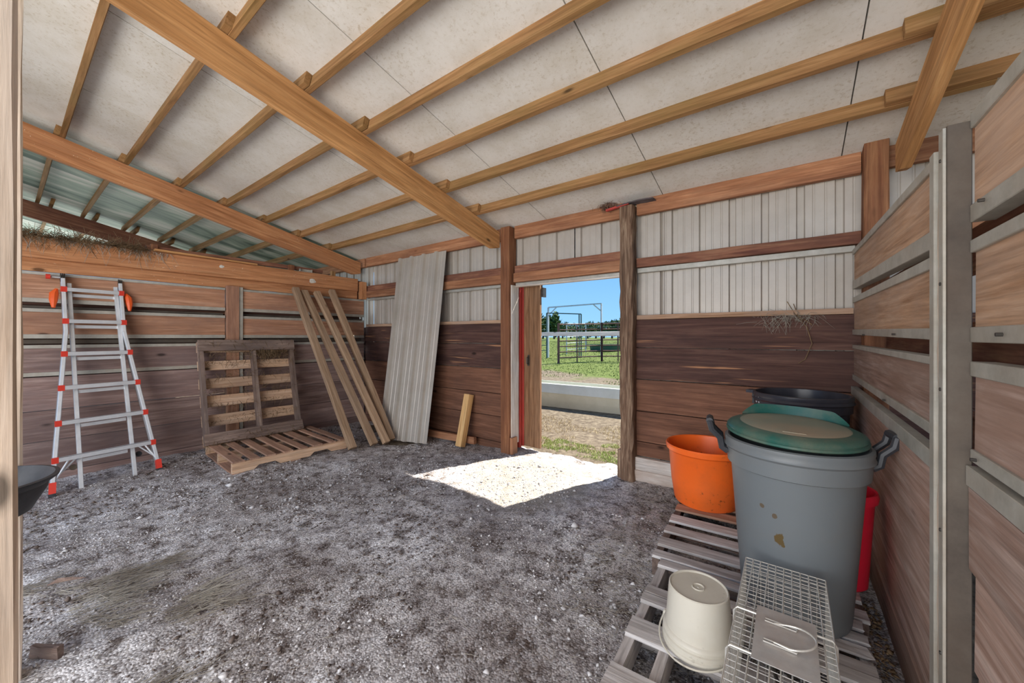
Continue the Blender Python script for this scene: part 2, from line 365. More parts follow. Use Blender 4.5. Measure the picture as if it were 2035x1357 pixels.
M['leaf'] = simple('foliage', (.03, .06, .018), (.09, .14, .04), .6)
M['bark'] = simple('bark', (.1, .07, .05), (.18, .14, .1), 3)
M['debris'] = simple('nest_debris', (.10, .05, .04), (.40, .25, .17), 30)
M['bag'] = simple('grey_sheet', (.10, .085, .09), (.17, .15, .16), 10)

# ------------------------------------------------------------------ floor and ground
def floor_h(x, y):
    dip = -.07*np.exp(-((x+4.6)**2/1.2+(y-3.5)**2/.5))
    return dip+.028*noise2(x, y, .6, 1)+.016*noise2(x, y, .17, 2)+.010*noise2(x, y, .07, 3)
def fh(x, y): return float(floor_h(np.array([x]), np.array([y]))[0])
def grid(name, xs, ys, hf, mat, **k):
    X, Y = np.meshgrid(xs, ys, indexing='ij'); Z = hf(X, Y); V = np.stack([X, Y, Z], -1).reshape(-1, 3)
    n, m = len(xs), len(ys); i = np.arange(n-1)[:, None]*m+np.arange(m-1)[None, :]
    F = np.stack([i, i+m, i+m+1, i+1], -1).reshape(-1, 4)
    return link(fastmesh(name, V, F, True), name, mat)
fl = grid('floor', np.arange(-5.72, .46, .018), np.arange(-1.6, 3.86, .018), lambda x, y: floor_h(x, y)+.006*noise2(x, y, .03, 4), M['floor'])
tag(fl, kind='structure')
def ground_h(x, y):
    r = np.clip((y-7)/32, 0, 1); r = r*r*(3-2*r)
    return r*.95+.05*noise2(x, y, 2.5, 5)*np.clip((y-4)/2, 0, 1)-.045*(y < 3.8)*1.0+.02*noise2(x, y, .4, 6)*np.clip((y-3.9)*2, 0, 1)
def gh(x, y): return float(ground_h(np.array([float(x)]), np.array([float(y)]))[0])
xs = np.concatenate([np.arange(-120, -16, 4), np.arange(-16, 4, .2), np.arange(4, 60, 4)])
ys = np.concatenate([np.arange(-40, 3.6, 1.2), np.arange(3.6, 16, .12), np.arange(16, 60, 1.0), np.arange(60, 221, 10)])
g = grid('ground', xs, ys, ground_h, M['ground']); tag(g, kind='structure')

def stones(name, n, xr, yr, size, mat, hf, accept=None, embed=.35):
    x = rng.uniform(*xr, n); y = rng.uniform(*yr, n)
    if accept is not None: k = accept(x, y); x, y = x[k], y[k]; n = len(x)
    z = hf(x, y)
    o = np.array([(1, 0, 0), (-1, 0, 0), (0, 1, 0), (0, -1, 0), (0, 0, 1), (0, 0, -1)], float)
    f = np.array([(0, 2, 4), (2, 1, 4), (1, 3, 4), (3, 0, 4), (2, 0, 5), (1, 2, 5), (3, 1, 5), (0, 3, 5)])
    s = size*rng.lognormal(0, .45, n); sc = rng.uniform(.6, 1.1, (n, 1, 3))*s[:, None, None]; sc[:, :, 2] *= .6
    V = (o[None]+rng.uniform(-.35, .35, (n, 6, 3)))*sc
    a = rng.uniform(0, 6.28, n); ca, sa = np.cos(a)[:, None], np.sin(a)[:, None]
    Vx = V[:, :, 0]*ca-V[:, :, 1]*sa+x[:, None]; Vy = V[:, :, 0]*sa+V[:, :, 1]*ca+y[:, None]; Vz = V[:, :, 2]+(z+s*embed)[:, None]
    V = np.stack([Vx, Vy, Vz], -1).reshape(-1, 3); F = (f[None]+6*np.arange(n)[:, None, None]).reshape(-1, 3)
    return link(fastmesh(name, V, F), name, mat)
def strands(name, P, D, L, r, mat, sag=.15, parent=None):
    """thin three-sided stalks starting at P running along D"""
    n = len(P); D = D/np.linalg.norm(D, axis=1, keepdims=True)
    up = np.tile([[0, 0, 1.]], (n, 1)); s = np.cross(D, up+.01); s /= np.linalg.norm(s, axis=1, keepdims=True); u = np.cross(s, D)
    V = []; side = rng.uniform(-1, 1, (n, 1))
    for i, tt in enumerate((0, .5, 1)):
        c = P+D*(L*tt)[:, None]+s*(side*L[:, None]*sag*4*tt*(1-tt)) - np.array([[0, 0, 1.]])*(L*sag*.5*tt*tt)[:, None]
        rr = (r*(1.1-.6*tt))[:, None]
        for k in range(3):
            an = 2.094*k; V.append(c+s*rr*math.cos(an)+u*rr*math.sin(an))
    V = np.stack(V, 1)  # n,9,3
    f = []
    for i in range(2):
        for k in range(3): f.append((i*3+k, i*3+(k+1) % 3, i*3+3+(k+1) % 3, i*3+3+k))
    F = (np.array(f)[None]+9*np.arange(n)[:, None, None]).reshape(-1, 4)
    return link(fastmesh(name, V.reshape(-1, 3), F), name, mat, parent)
inside = lambda x, y: (noise2(x, y, .45, 11)+.35*noise2(x, y, .15, 12)) > -.02
st = stones('gravel', 30000, (-5.6, .32), (-.3, 3.45), .0045, M['stone'], floor_h, inside)
tag(st, 'small pale limestone gravel strewn over the dirt floor', 'gravel', kind='stuff')
st = stones('dirt_clods', 14000, (-5.6, .32), (-.2, 3.4), .0065, M['clod'], floor_h, lambda x, y: ((x+2.0)**2+(y-3.0)**2 > .9) & ((noise2(x, y, .5, 13)+.4*noise2(x, y, .2, 14)) > .04))
tag(st, 'dark brown crumbs of dirt scattered over the floor', 'dirt', kind='stuff')
st = stones('gravel_chips', 1600, (-5.5, .3), (-.3, 3.4), .0085, M['stone'], floor_h, lambda x, y: noise2(x, y, .8, 21) > .0)
tag(st, 'larger grey gravel chips lying among the finer floor gravel', 'gravel', kind='stuff')
def floor_straw(name, n, xr, yr, dirn, spread, Lr, label, dens=None, mat='straw'):
    x = rng.uniform(*xr, n); y = rng.uniform(*yr, n)
    if dens is not None: k = dens(x, y); x, y = x[k], y[k]; n = len(x)
    z = floor_h(x, y)+rng.uniform(.002, .018, n); a = dirn+rng.normal(0, spread, n)
    P = np.stack([x, y, z], 1); D = np.stack([np.cos(a), np.sin(a), rng.normal(0, .10, n)], 1)
    o = strands(name, P, D, rng.uniform(*Lr, n), np.full(n, .0015 if 'loose' in name else .0012), M[mat], .12); tag(o, label, 'straw', kind='stuff')
floor_straw('straw', 3500, (-5.4, .3), (-.3, 3.4), 0, 3, (.02, .07), 'short bits of pale straw scattered over the whole floor')
floor_straw('loose_hay', 3000, (-3.3, -1.9), (-.1, .7), 1.5, .38, (.06, .24), 'streaks of loose grey hay on the floor beside the near left post', lambda x, y: noise2(x, y, .3, 15)+.3*noise2(x, y, .1, 16) > .02)
floor_straw('hay_litter', 1400, (-1.25, -.55), (1.6, 3.4), 1.5, 1.2, (.03, .10), 'hay litter along the edge of the right pallets', lambda x, y: x > -1.0+.25*noise2(x, y, .4, 17))
floor_straw('hay_under_pallet', 1500, (-.6, .3), (1.1, 3.3), 0, 3, (.04, .12), 'hay and chaff showing between the slats of the right pallets')

def blades(name, P, h, mat, w=.004):
    n = len(P); a = rng.uniform(0, 6.28, n); lean = rng.uniform(.1, .6, n)*h; s = np.stack([-np.sin(a), np.cos(a), 0*a], 1)*w
    d = np.stack([np.cos(a), np.sin(a), 0*a], 1)
    mid = P+d*(lean*.3)[:, None]+np.array([[0, 0, 1]])*(h*.6)[:, None]; tip = P+d*lean[:, None]+np.array([[0, 0, 1]])*h[:, None]
    V = np.stack([P-s, P+s, mid+s*.7, mid-s*.7, tip], 1).reshape(-1, 3)
    F = (np.array([(0, 1, 2), (0, 2, 3), (3, 2, 4)])[None]+5*np.arange(n)[:, None, None]).reshape(-1, 3)
    return link(fastmesh(name, V, F), name, mat)
def gp(n, xr, yr, acc=None):
    x = rng.uniform(*xr, n); y = rng.uniform(*yr, n)
    if acc is not None: k = acc(x, y); x, y = x[k], y[k]
    return np.stack([x, y, ground_h(x, y)], 1)
P = gp(15000, (-3.6, -1.0), (3.86, 4.6), lambda x, y: (noise2(x, y, .12, 31)+.5*noise2(x, y, .04, 36) > -.08) & (y < 4.28+.5*noise2(x, y, .3, 32)+.12*(x+2)))
tag(blades('threshold_grass', P, rng.uniform(.008, .032, len(P)), M['blade_new'], .0028), 'low green grass growing just outside the doorway', 'grass', kind='stuff')
P = gp(9000, (-5.0, -.8), (4.05, 5.6), lambda x, y: noise2(x, y, .3, 33) > -.1)
tag(blades('dry_grass', P, rng.uniform(.01, .035, len(P)), M['blade_dry'], .003), 'dry straw coloured grass between doorway and trough', 'grass', kind='stuff')
P = gp(60000, (-28, 4), (9.5, 34), lambda x, y: (y+9*(noise2(x, y, 1.6, 34)*.8)+.55*x) > 8.0)
tag(blades('field_grass', P, rng.uniform(.015, .05, len(P)), M['blade'], .012), 'sunlit green grass of the yard behind the trough', 'grass', kind='stuff')

# ------------------------------------------------------------------ roof
SL = .227
def roofz(y): return 2.64+SL*(3.6-y)
RN = Vector((0, SL, 1)).normalized()
ce = empty('ceiling', (0, 0, 0), kind='structure')
def slope_board(name, parent, mat, x0, x1, y0, y1, top_off, depth, **k):
    """a board running up the slope between x0..x1; its top lies top_off below the roof plane"""
    p0 = Vector(((x0+x1)/2, y0, roofz(y0)-top_off))-RN*depth/2; p1 = Vector(((x0+x1)/2, y1, roofz(y1)-top_off))-RN*depth/2
    return board(name, parent, mat, p0, p1, depth, abs(x1-x0), (0, 0, 1), **k)
seam0 = .30-1.23*11
me = None
for i in range(14):
    xa = seam0+1.23*i; xb = xa+1.223
    p = [Vector((xa, 4.0, roofz(4.0))), Vector((xb, 4.0, roofz(4.0))), Vector((xb, -1.75, roofz(-1.75))), Vector((xa, -1.75, roofz(-1.75)))]
    V = p+[q+RN*.035 for q in p]
    c = sum(p, Vector())/4; Vl = [v-c for v in V]
    F = [(0, 1, 2, 3), (7, 6, 5, 4), (0, 4, 5, 1), (1, 5, 6, 2), (2, 6, 7, 3), (3, 7, 4, 0)]
    link(mesh('roof_sheet', Vl, F), 'roof_sheet', M['ceiling_left'] if xb < -5.7 else M['ceiling'], ce, Matrix.Translation(c))
mb = MB()   # steel roofing above the sheets
for a, b in ((seam0-.2, seam0+1.23*14+.1),):
    p = [Vector((a, 4.15, roofz(4.15))), Vector((b, 4.15, roofz(4.15))), Vector((b, -1.8, roofz(-1.8))), Vector((a, -1.8, roofz(-1.8)))]
    mb.add([q+RN*.045 for q in p]+[q+RN*.06 for q in p], [(0, 1, 2, 3), (7, 6, 5, 4), (0, 4, 5, 1), (1, 5, 6, 2), (2, 6, 7, 3), (3, 7, 4, 0)])
mb.build('roof_cover', M['siding'], ce)
PY = [3.056, 2.60, 2.16, 1.72, 1.28, .83, .39, -.05, -.5, -.95, -1.4]
for y in PY:
    for (xa, xb, dy) in ((-13.2, -8.6, .0), (-9.0, -5.66, .0-.042), (-5.95, -2.67, -.042), (-2.85, .86, 0), (.44, 3.5, -.042)):
        dd = dy+(-.04 if xa == -9.0 else 0)+(.04 if xa == -13.2 else 0)
        z = roofz(y+dd)
        board('purlin', ce, M['purlin'], (xa, y+dd+.02, z-.047), (xb, y+dd+.02, z-.047), .09, .04, RN, seg=6, jit=.0012, warp=.002)
def rafter(x0, x1, lab, mat='fir', y0=-1.7, y1=3.48, d=.235):
    c = empty('rafter', ((x0+x1)/2, 0, 0), label=lab, cat='rafter')
    # angled end cut built in the profile
    V = []; t = .094
    for x in (x0, x1):
        for (y, zo) in ((y0, t), (y1, t), (y1, t+d), (y1-.0, t+d), (y1-.06, t+d), (y0, t+d)):
            V.append((x, y, roofz(y)-zo))
    for x in (0, 6): V[x+2] = (V[x+2][0], y1, V[x+2][2]+.06); V[x+3] = (V[x+3][0], y1-.005, V[x+3][2]+.055); V[x+4] = (V[x+4][0], y1-.13, roofz(y1-.13)-t-d)
    F = [tuple(range(6)), tuple(range(11, 5, -1))]+[(i, 6+i, 6+(i+1) % 6, (i+1) % 6) for i in range(6)]
    cc = Vector(((x0+x1)/2, 1, 2.8)); R = Matrix.Rotation(-math.atan(SL), 4, 'X') @ Matrix.Rotation(math.pi/2, 4, 'Z')
    Mx = Matrix.Translation(cc) @ R; inv = Mx.inverted()
    o = link(mesh('beam', [inv @ Vector(v) for v in V], F), 'beam', mat and M[mat], c, Mx)
    bm = bmesh.new(); bm.from_mesh(o.data); bmesh.ops.recalc_face_normals(bm, faces=bm.faces); bm.to_mesh(o.data); bm.free()
    return c
rafter(-2.795, -2.745, 'tan rafter running down to the post left of the doorway')
rafter(-5.74, -5.69, 'reddish rafter running down to the left back corner', 'fir_l', y1=3.52)
rafter(-8.86, -8.81, 'dark rafter seen beyond the left wall', 'girt_dark')
rafter(.545, .595, 'tan rafter with a notched edge ending at the right corner post', 'fir', y1=3.42)

# ------------------------------------------------------------------ corrugated sheets
def corr(name, parent, mat, BL, BR, TR, TL, nrm, pitch=.2285, h=.030, off=.06, nv=2, rows=None, sgn=1, bow=0):
    BL, BR, TR, TL, nrm = map(Vector, (BL, BR, TR, TL, nrm)); W = (BR-BL).length
    us = [0.0]; hs = [0.0]; x = off-pitch
    while x < W+pitch:
        for dx, hh in ((-.028, 0), (-.020, 1), (.020, 1), (.028, 0), (.070, 0), (.075, .12), (.083, .12), (.088, 0), (.140, 0), (.145, .12), (.153, .12), (.158, 0)):
            u = x+dx
            if 0.002 < u < W-.002: us.append(u); hs.append(hh)
        x += pitch
    us.append(W); hs.append(0)
    V = []; F = []; n = len(us); T = .0012
    c = (BL+BR+TR+TL)/4
    for layer in (0, 1):
        for j in range(nv+1):
            v = j/nv
            for u, hh in zip(us, hs):
                a = BL.lerp(BR, u/W); b = TL.lerp(TR, u/W); p = a.lerp(b, v)
                V.append(p+nrm*(hh*h*sgn+bow*math.sin(v*math.pi)-layer*T)-c)
    S = n*(nv+1)
    for j in range(nv):
        for i in range(n-1):
            a = j*n+i; F.append((a, a+1, a+n+1, a+n)); F.append((S+a, S+a+n, S+a+n+1, S+a+1))
    for i in range(n-1): F.append((i, S+i, S+i+1, i+1)); a = nv*n+i; F.append((a, a+1, S+a+1, S+a))
    return link(mesh(name, V, F), name, mat, parent, Matrix.Translation(c))

# ------------------------------------------------------------------ back wall
wb = empty('wall_back', (0, 3.6, 0), kind='structure')
wallx = [(-9.2, -8.29), (-8.28, -7.37), (-7.36, -6.45), (-6.44, -5.53)]
x = -5.52; segs = []
while x < 2.2: segs.append((x, x+.925)); x += .914
for (a, b) in segs:
    z0 = -.05
    if a < -1.35 and b > -2.62:                  # over the doorway the steel stops at the header
        for (c, d, zz) in ((a, min(b, -2.62), -.05), (max(a, -2.62), min(b, -1.28), 1.98), (max(a, -1.28), b, -.05)):
            if d-c > .03: corr('metal_siding', wb, M['siding'], (c, 3.655, zz), (d, 3.655, zz), (d, 3.655, 2.60), (c, 3.655, 2.60), (0, -1, 0), sgn=-1, off=.1)
    else:
        yy = 3.655+.004*(int(round((a+5.52)/.914)) % 2)
        corr('metal_siding', wb, M['siding'], (a, yy, z0), (b, yy, z0), (b, yy, 2.60), (a, yy, 2.60), (0, -1, 0), sgn=-1, off=.1)
for (a, b) in ((-9.4, -5.66), (-5.62, -2.80), (-2.60, -1.31), (-1.17, .40), (.535, 3.3)):
    bx('top_plate', wb, M['girt'], a, b, 3.575, 3.625, 2.50, 2.645, seg=5)
for (a, b) in ((-5.62, -4.1), (-4.1, -2.74), (-2.60, -1.31)):
    bx('girt', wb, M['girt_dark'], a, b, 3.58, 3.625, 2.095, 2.182, seg=4, jit=.002)
    bx('girt', wb, M['girt'], a, b, 3.555, 3.605, 1.985, 2.09, seg=4, jit=.002)
    bx('metal_strip', wb, M['galv'], a, b, 3.60, 3.625, 1.945, 1.98, seg=2, jit=0)
bx('girt', wb, M['girt_dark'], -1.17, .40, 3.57, 3.64, 2.003, 2.09, seg=6, jit=.004)
bx('metal_strip', wb, M['galv'], -1.17, .37, 3.60, 3.64, 1.955, 2.0, seg=2, jit=0)
bx('girt', wb, M['girt'], .535, 3.3, 3.57, 3.62, 2.0, 2.09)
for (a, b) in ((-5.62, -2.74), (-1.17, .36)):
    bx('batten', wb, M['plank_right'], a, b, 3.575, 3.64, 1.512, 1.553, seg=4)
rowsR = [(1.25, 1.51, 'plank_dark'), (.95, 1.245, 'plank_dark'), (.65, .945, 'plank_low'), (.36, .643, 'plank_low'), (.222, .353, 'plank_low')]
for (z0, z1, m) in rowsR: bx('plank', wb, M[m], -1.18, .42, 3.60, 3.64, z0, z1, seg=5, jit=.002)
bx('baseboard', wb, M['white_wood'], -1.18, .42, 3.56, 3.60, -.05, .215, seg=4, jit=.002)
bx('baseboard', wb, M['white_wood'], -1.18, -.42, 3.545, 3.56, .0, .10, seg=3, jit=.002)
rowsL = [(1.27, 1.51, 'plank_dark'), (.965, 1.263, 'plank_dark'), (.66, .958, 'plank_low'), (.38, .652, 'plank_low'), (.07, .374, 'plank_low')]
for (z0, z1, m) in rowsL: bx('plank', wb, M[m], -5.68, -2.66, 3.60, 3.64, z0, z1, seg=5, jit=.002)
bx('plank', wb, M['plank_low'], -5.68, -2.66, 3.60, 3.64, -.12, .064, seg=3)
for (z0, z1) in ((.0, .3), (.3, .6), (.6, .9), (.9, 1.2), (1.2, 1.5)): bx('plank', wb, M['plank_dark'], .43, 3.3, 3.60, 3.64, z0+.003, z1)
for (z0, z1) in ((.0, .3), (.3, .6), (.6, .9), (.9, 1.2), (1.2, 1.5)): bx('plank', wb, M['plank_dark'], -9.4, -5.7, 3.60, 3.64, z0+.003, z1)
for (a, b) in wallx: corr('metal_siding', wb, M['siding'], (a, 3.655, -.05), (b, 3.655, -.05), (b, 3.655, 2.6), (a, 3.655, 2.6), (0, -1, 0), sgn=-1, off=.1)

def post(x0, x1, y0, y1, z0, z1, lab, mat, wav=.0, cham=.006, seg=14, jit=.001):
    c = empty('post', ((x0+x1)/2, (y0+y1)/2, z0), label=lab, cat='post')
    o = bx('timber', c, M[mat], x0, x1, y0, y1, z0, z1, seg=seg, jit=jit+wav, warp=wav, bev=cham)
    return c
p1 = post(-2.742, -2.615, 3.49, 3.63, -.04, 2.63, 'reddish square post at the left side of the doorway', 'post_red', .001)
p2 = post(-1.303, -1.178, 3.49, 3.62, -.03, 2.585, 'weathered split grey post at the right side of the doorway', 'post_old', .003, .012, 26, .004)
p3 = post(.405, .53, 3.49, 3.62, -.02, 2.665, 'dark brown post in the right back corner behind the stall boards', 'post_red', .001)
post(-5.67, -5.575, 3.47, 3.56, 1.96, 2.24, 'short brown bolted post stub under the end of the left rafter', 'fir_l', .001)
# white painted strip and red edge of the door opening
dj = empty('trim_1', (-2.6, 3.6, 0), kind='structure')
bx('jamb_strip', dj, M['white_wood'], -2.614, -2.598, 3.52, 3.66, .1, 1.95, seg=8, jit=.002)
bx('jamb_strip', dj, M['red_paint'], -2.66, -2.612, 3.70, 3.74, 0.02, 1.97, seg=8, jit=.001)
bx('jamb_block', dj, M['girt'], -2.612, -2.575, 3.50, 3.60, -.03, .18, seg=2)
bx('jamb_block', p2 and dj, M['post_old'], -1.335, -1.305, 3.52, 3.60, -.03, .27, seg=2, jit=.003)
bx('header_strip', dj, M['white_wood'], -2.6, -1.31, 3.60, 3.66, 1.935, 1.95, seg=2, jit=0)

# sliding door, slid open to the left on the outside
dr = empty('door_1', (-2.9, 3.80, 0), kind='structure')
for (a, b) in ((-3.55, -3.27), (-3.265, -2.985), (-2.98, -2.70), (-2.695, -2.53), (-2.527, -2.375)):
    bx('plank', dr, M['door_wood'], a, b, 3.775, 3.815, .03, 1.985, seg=8, jit=.001)
bx('edge_trim', dr, M['red_paint'], -2.69, -2.60, 3.76, 3.775, .03, 1.985, seg=2)
mb = MB(); mb.box(-2.545, -2.52, 3.765, 3.775, 1.0, 1.13); mb.tube([(-2.532, 3.765, 1.11), (-2.532, 3.73, 1.10), (-2.532, 3.73, 1.03), (-2.532, 3.765, 1.02)], .006)
mb.build('latch', M['steel_dark'], dr)
mb = MB(); mb.box(-2.372, -2.345, 3.80, 3.87, 1.82, 1.93); mb.box(-2.40, -2.37, 3.816, 3.83, 1.84, 1.98)
mb.build('roller_guide', M['steel_dark'], dr)

# ------------------------------------------------------------------ stall panels (boards edged with steel channel)
def stall_wall(w, face, n, yA, yB, rows, mat, lowmat, rails=.0, ny=1, yend=None):
    """face = x of the board face, n = +1/-1 direction towards the stall"""
    for (r0, r1, r2, r3, m, dz) in rows:      # r0 bottom rail lower edge .. r3 top rail upper edge
        def zz(z, far): return z+(dz if far else 0)
        xa = face; xb = face-n*.035
        pm = lambda z: ((xa+xb)/2, yA, z)
        board('plank', w, M[m], (xa-n*.018, yA, (r1+r2)/2), (xa-n*.018, yB, (r1+r2)/2+dz), r2-r1+.01, .034, (0, 0, 1), seg=4, jit=.0015)
        for (c0, c1) in ((r0, r1), (r2, r3)):
            if c1-c0 > .004:
                board('channel_rail', w, M['galv'], (xa-n*.015, yA, (c0+c1)/2), (xa-n*.015, yB, (c0+c1)/2+dz), c1-c0, .046, (0, 0, 1), seg=2, jit=0, bev=.002)
wl_ = empty('wall_left', (-5.66, 1.5, 0), kind='structure')
rows = [(1.672, 1.712, 1.930, 1.956, 'plank_left', 0), (1.333, 1.373, 1.582, 1.615, 'plank_left', 0), (.978, 1.015, 1.240, 1.272, 'plank_left_low', 0)]
for (ya, yb) in ((-.9, 1.66), (1.85, 3.56)):
    stall_wall(wl_, -5.66, 1, ya, yb, rows, None, None)
    for (z0, z1) in ((.655, .968), (.365, .65), (.06, .36), (-.12, .055)):
        bx('plank', wl_, M['plank_left_low'], -5.70, -5.662, ya, yb, z0, z1, seg=4, jit=.002)
    for (z0, z1) in ((1.625, 1.645), (1.29, 1.325)):
        bx('back_rail', wl_, M['galv_dark'], -5.76, -5.73, ya, yb, z0-.01, z1, seg=2)
for (z0, z1) in ((1.55, 1.75), (1.20, 1.42), (.9, 1.10)): bx('back_plank', wl_, M['plank_dark'], -5.83, -5.79, -.9, 3.56, z0, z1, seg=3)
bx('stall_post', wl_, M['plank_left'], -5.70, -5.62, 1.67, 1.80, -.05, 1.985, seg=8, jit=.001)
bx('channel', wl_, M['galv'], -5.69, -5.635, 1.80, 1.845, -.05, 1.98, seg=2, jit=0, bev=.002)
ti = bx('header', wl_, M['fir_l'], -5.69, -5.64, -.9, 3.44, 2.085, 2.285, seg=8, jit=.001)
bx('header', wl_, M['fir_l'], -5.73, -5.692, -.9, 3.46, 1.965, 2.10, seg=8, jit=.001)
bx('header', wl_, M['girt_dark'], -5.78, -5.74, -.9, 3.56, 1.97, 2.27, seg=3)  # added dark board standing in for the shaded recess past the header end

wr = empty('wall_right', (.36, 2, 0), kind='structure')
rowsF = [(1.622, 1.68, 1.867, 1.90, 'plank_right', .062), (1.34, 1.376, 1.562, 1.60, 'plank_right', .025), (1.042, 1.078, 1.262, 1.287, 'plank_right_low', .006)]
stall_wall(wr, .362, -1, 1.70, 3.58, rowsF, None, None)
rowsN = [(1.66, 1.708, 1.915, 1.955, 'plank_right', 0), (1.335, 1.376, 1.578, 1.612, 'plank_right', 0), (1.012, 1.045, 1.243, 1.283, 'plank_right_low', 0)]
stall_wall(wr, .402, -1, -1.2, 1.565, rowsN, None, None)
for (ya, yb, f) in ((1.70, 3.58, .362), (-1.2, 1.565, .402)):
    bx('channel_rail', wr, M['galv'], f-.016, f+.02, ya, yb, .945, 1.0, seg=2, jit=0, bev=.002)
    bx('plank', wr, M['plank_right_low'], f-.010, f+.012, ya, yb, .715, .943, seg=5, jit=.002)
    for (z0, z1, o) in ((.44, .71, .0), (.16, .435, .008), (-.1, .155, .0)):
        bx('plank', wr, M['plank_right_low'], f+o, f+o+.036, ya, yb, z0, z1, seg=5, jit=.002)
for (z0, z1) in ((1.57, 1.72), (1.24, 1.40), (.95, 1.08)): bx('back_plank', wr, M['girt_dark'], .50, .535, -1.2, 3.4, z0, z1, seg=3)
bx('channel', wr, M['galv'], .345, .40, 1.655, 1.70, -.05, 1.90, seg=2, jit=0, bev=.002)
bx('stall_post', wr, M['jamb_wood'], .352, .40, 1.612, 1.652, -.05, 1.915, seg=26, jit=.003)
bx('channel', wr, M['galv'], .345, .352, 1.573, 1.610, -.05, 1.935, seg=2, jit=0, bev=.001)
bx('channel', wr, M['galv_dark'], .353, .40, 1.572, 1.610, -.05, 1.94, seg=2, jit=0, bev=.002)
mb = MB()
for z in (1.85, 1.5, 1.2, .8, .45): mb.tube([(.342, 1.59, z), (.35, 1.59, z)], .005, 8)
for (y, z) in ((1.45, 1.69), (1.35, 1.355), (1.5, 1.03), (1.2, 1.03), (2.4, 1.06), (3.0, 1.36), (2.2, 1.36)):
    f = .34 if y > 1.7 else .378
    mb.tube([(f-.001, y, z), (f+.01, y, z)], .0045, 8)
mb.build('bolts', M['steel_dark'], wr)

# near left jamb boards beside the camera
nj = post(-1.30, -1.22, -.16, .0205, -.04, 3.72, 'smooth pale post at the extreme left edge nearest the camera', 'jamb_wood', .0005)
nj2 = post(-2.50, -2.42, -.16, .0525, -.04, 3.72, 'rough edged post just behind the nearest left post', 'jamb_wood', .002)

# ------------------------------------------------------------------ ladder
def lpt(y, z, back=0): return Vector((-5.05-.17*(y-.26)-.27*z-back, y, z))
ld = empty('ladder', (-5.1, .6, 0), label='aluminium folding ladder with red rung caps leaning on the left wall', cat='ladder')
def rail(side, back, mat, w=.062, t=.028):
    if side < 0: pts = [(.355, 1.90), (.365, 1.40), (.262, .03)]
    else: pts = [(.745, 1.90), (.757, 1.40), (.960, .03)]
    for a, b in zip(pts[:-1], pts[1:]):
        board('side_rail', ld, M[mat], lpt(a[0], a[1]+.0, back), lpt(b[0], b[1]-.0, back), t, w*.8, (0, 1, 0), seg=1, jit=0, bev=.004)
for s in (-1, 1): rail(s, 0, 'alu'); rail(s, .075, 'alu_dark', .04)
for (ya, yb) in ((.395, .434), (.712, .79)):
    board('inner_rail', ld, M['alu'], lpt(ya, 1.86, .035), lpt(yb, -.02, .06), .03, .045, (0, 1, 0), seg=1, jit=0, bev=.003)
def at_rail(side, z):
    if side < 0: return .365+(.262-.365)*(1.40-z)/1.37 if z < 1.4 else .365-(z-1.4)*.02
    return .757+(.960-.757)*(1.40-z)/1.37 if z < 1.4 else .757-(z-1.4)*.024
for i in range(6):
    z = .28+.304*i; yl, yr = at_rail(-1, z), at_rail(1, z)
    mb = MB(); mb.obox(lpt(yl+.01, z, -.028), lpt(yr-.01, z, -.028), .034, .016); mb.obox(lpt(yl+.01, z+.012, -.012), lpt(yr-.01, z+.012, -.012), .010, .04)
    mb.build('rung', M['alu'], ld)
    mb = MB(); mb.obox(lpt(.41, z-.05, .05), lpt(.74, z-.05, .05), .03, .03); mb.build('inner_rung', M['alu'], ld)
    for y in (yl, yr):
        mb = MB(); mb.obox(lpt(y-.019, z, -.027), lpt(y+.019, z, -.027), .05, .02); mb.build('rung_cap', M['ladder_red'], ld)
for (y, s) in ((.262, -1), (.960, 1)):
    mb = MB(); mb.obox(lpt(y-.004*s, .10), lpt(y, .005), .04, .06, (0, 1, 0)); f = mb.build('foot', M['ladder_red'], ld)
    mb = MB(); mb.obox(lpt(y, .012), lpt(y, -.012), .044, .066, (0, 1, 0)); mb.build('sole', M['rubber'], f)
    mb = MB(); mb.tube([lpt(y-.02*s, .12, -.01), lpt(y-.10*s, .27, -.01)], .008); mb.tube([lpt(y-.03*s, .14, .01), lpt(y-.15*s, .27, .01)], .007); mb.build('brace', M['alu'], ld)
    mb = MB(); c = lpt(y-.13*s, .17, .10); mb.tube([c-Vector((.012, 0, 0)), c+Vector((.012, 0, 0))], .024, 14); mb.build('wheel', M['rubber'] if s > 0 else M['bark'], ld)
for (y, s) in ((.355, -1), (.745, 1)):
    mb = MB()
    for k in (-.012, .0, .012): 
        c = lpt(y+k, 1.915, .03); mb.tube([c-Vector((0, .003, 0)), c+Vector((0, .003, 0))], .042, 16)
    mb.obox(lpt(y, 1.90, .0), lpt(y, 1.78, .0), .022, .045, (0, 1, 0)); h = mb.build('hinge', M['steel_dark'], ld)
    mb = MB(); mb.tube([lpt(y, 1.915, .03), lpt(y+.07*s, 1.915, .03)], .009); mb.build('hinge_pin', M['alu'], h)
    mb = MB(); c = lpt(y+.075*s, 1.915, .03); mb.tube([c, c+Vector((0, .028*s, 0))], .023, 14); mb.build('knob', M['ladder_red'], h)
    mb = MB(); a = lpt(y+.04*s, 1.80, 0); b = lpt(y+.062*s, 1.62, 0)
    mb.tube([a, a.lerp(b, .25)+Vector((0, .01*s, 0)), a.lerp(b, .6)+Vector((0, .008*s, 0)), b], .02, 8, rs=[.010, .030, .028, .012]); mb.build('lock_lever', M['ladder_orange'], ld, True)

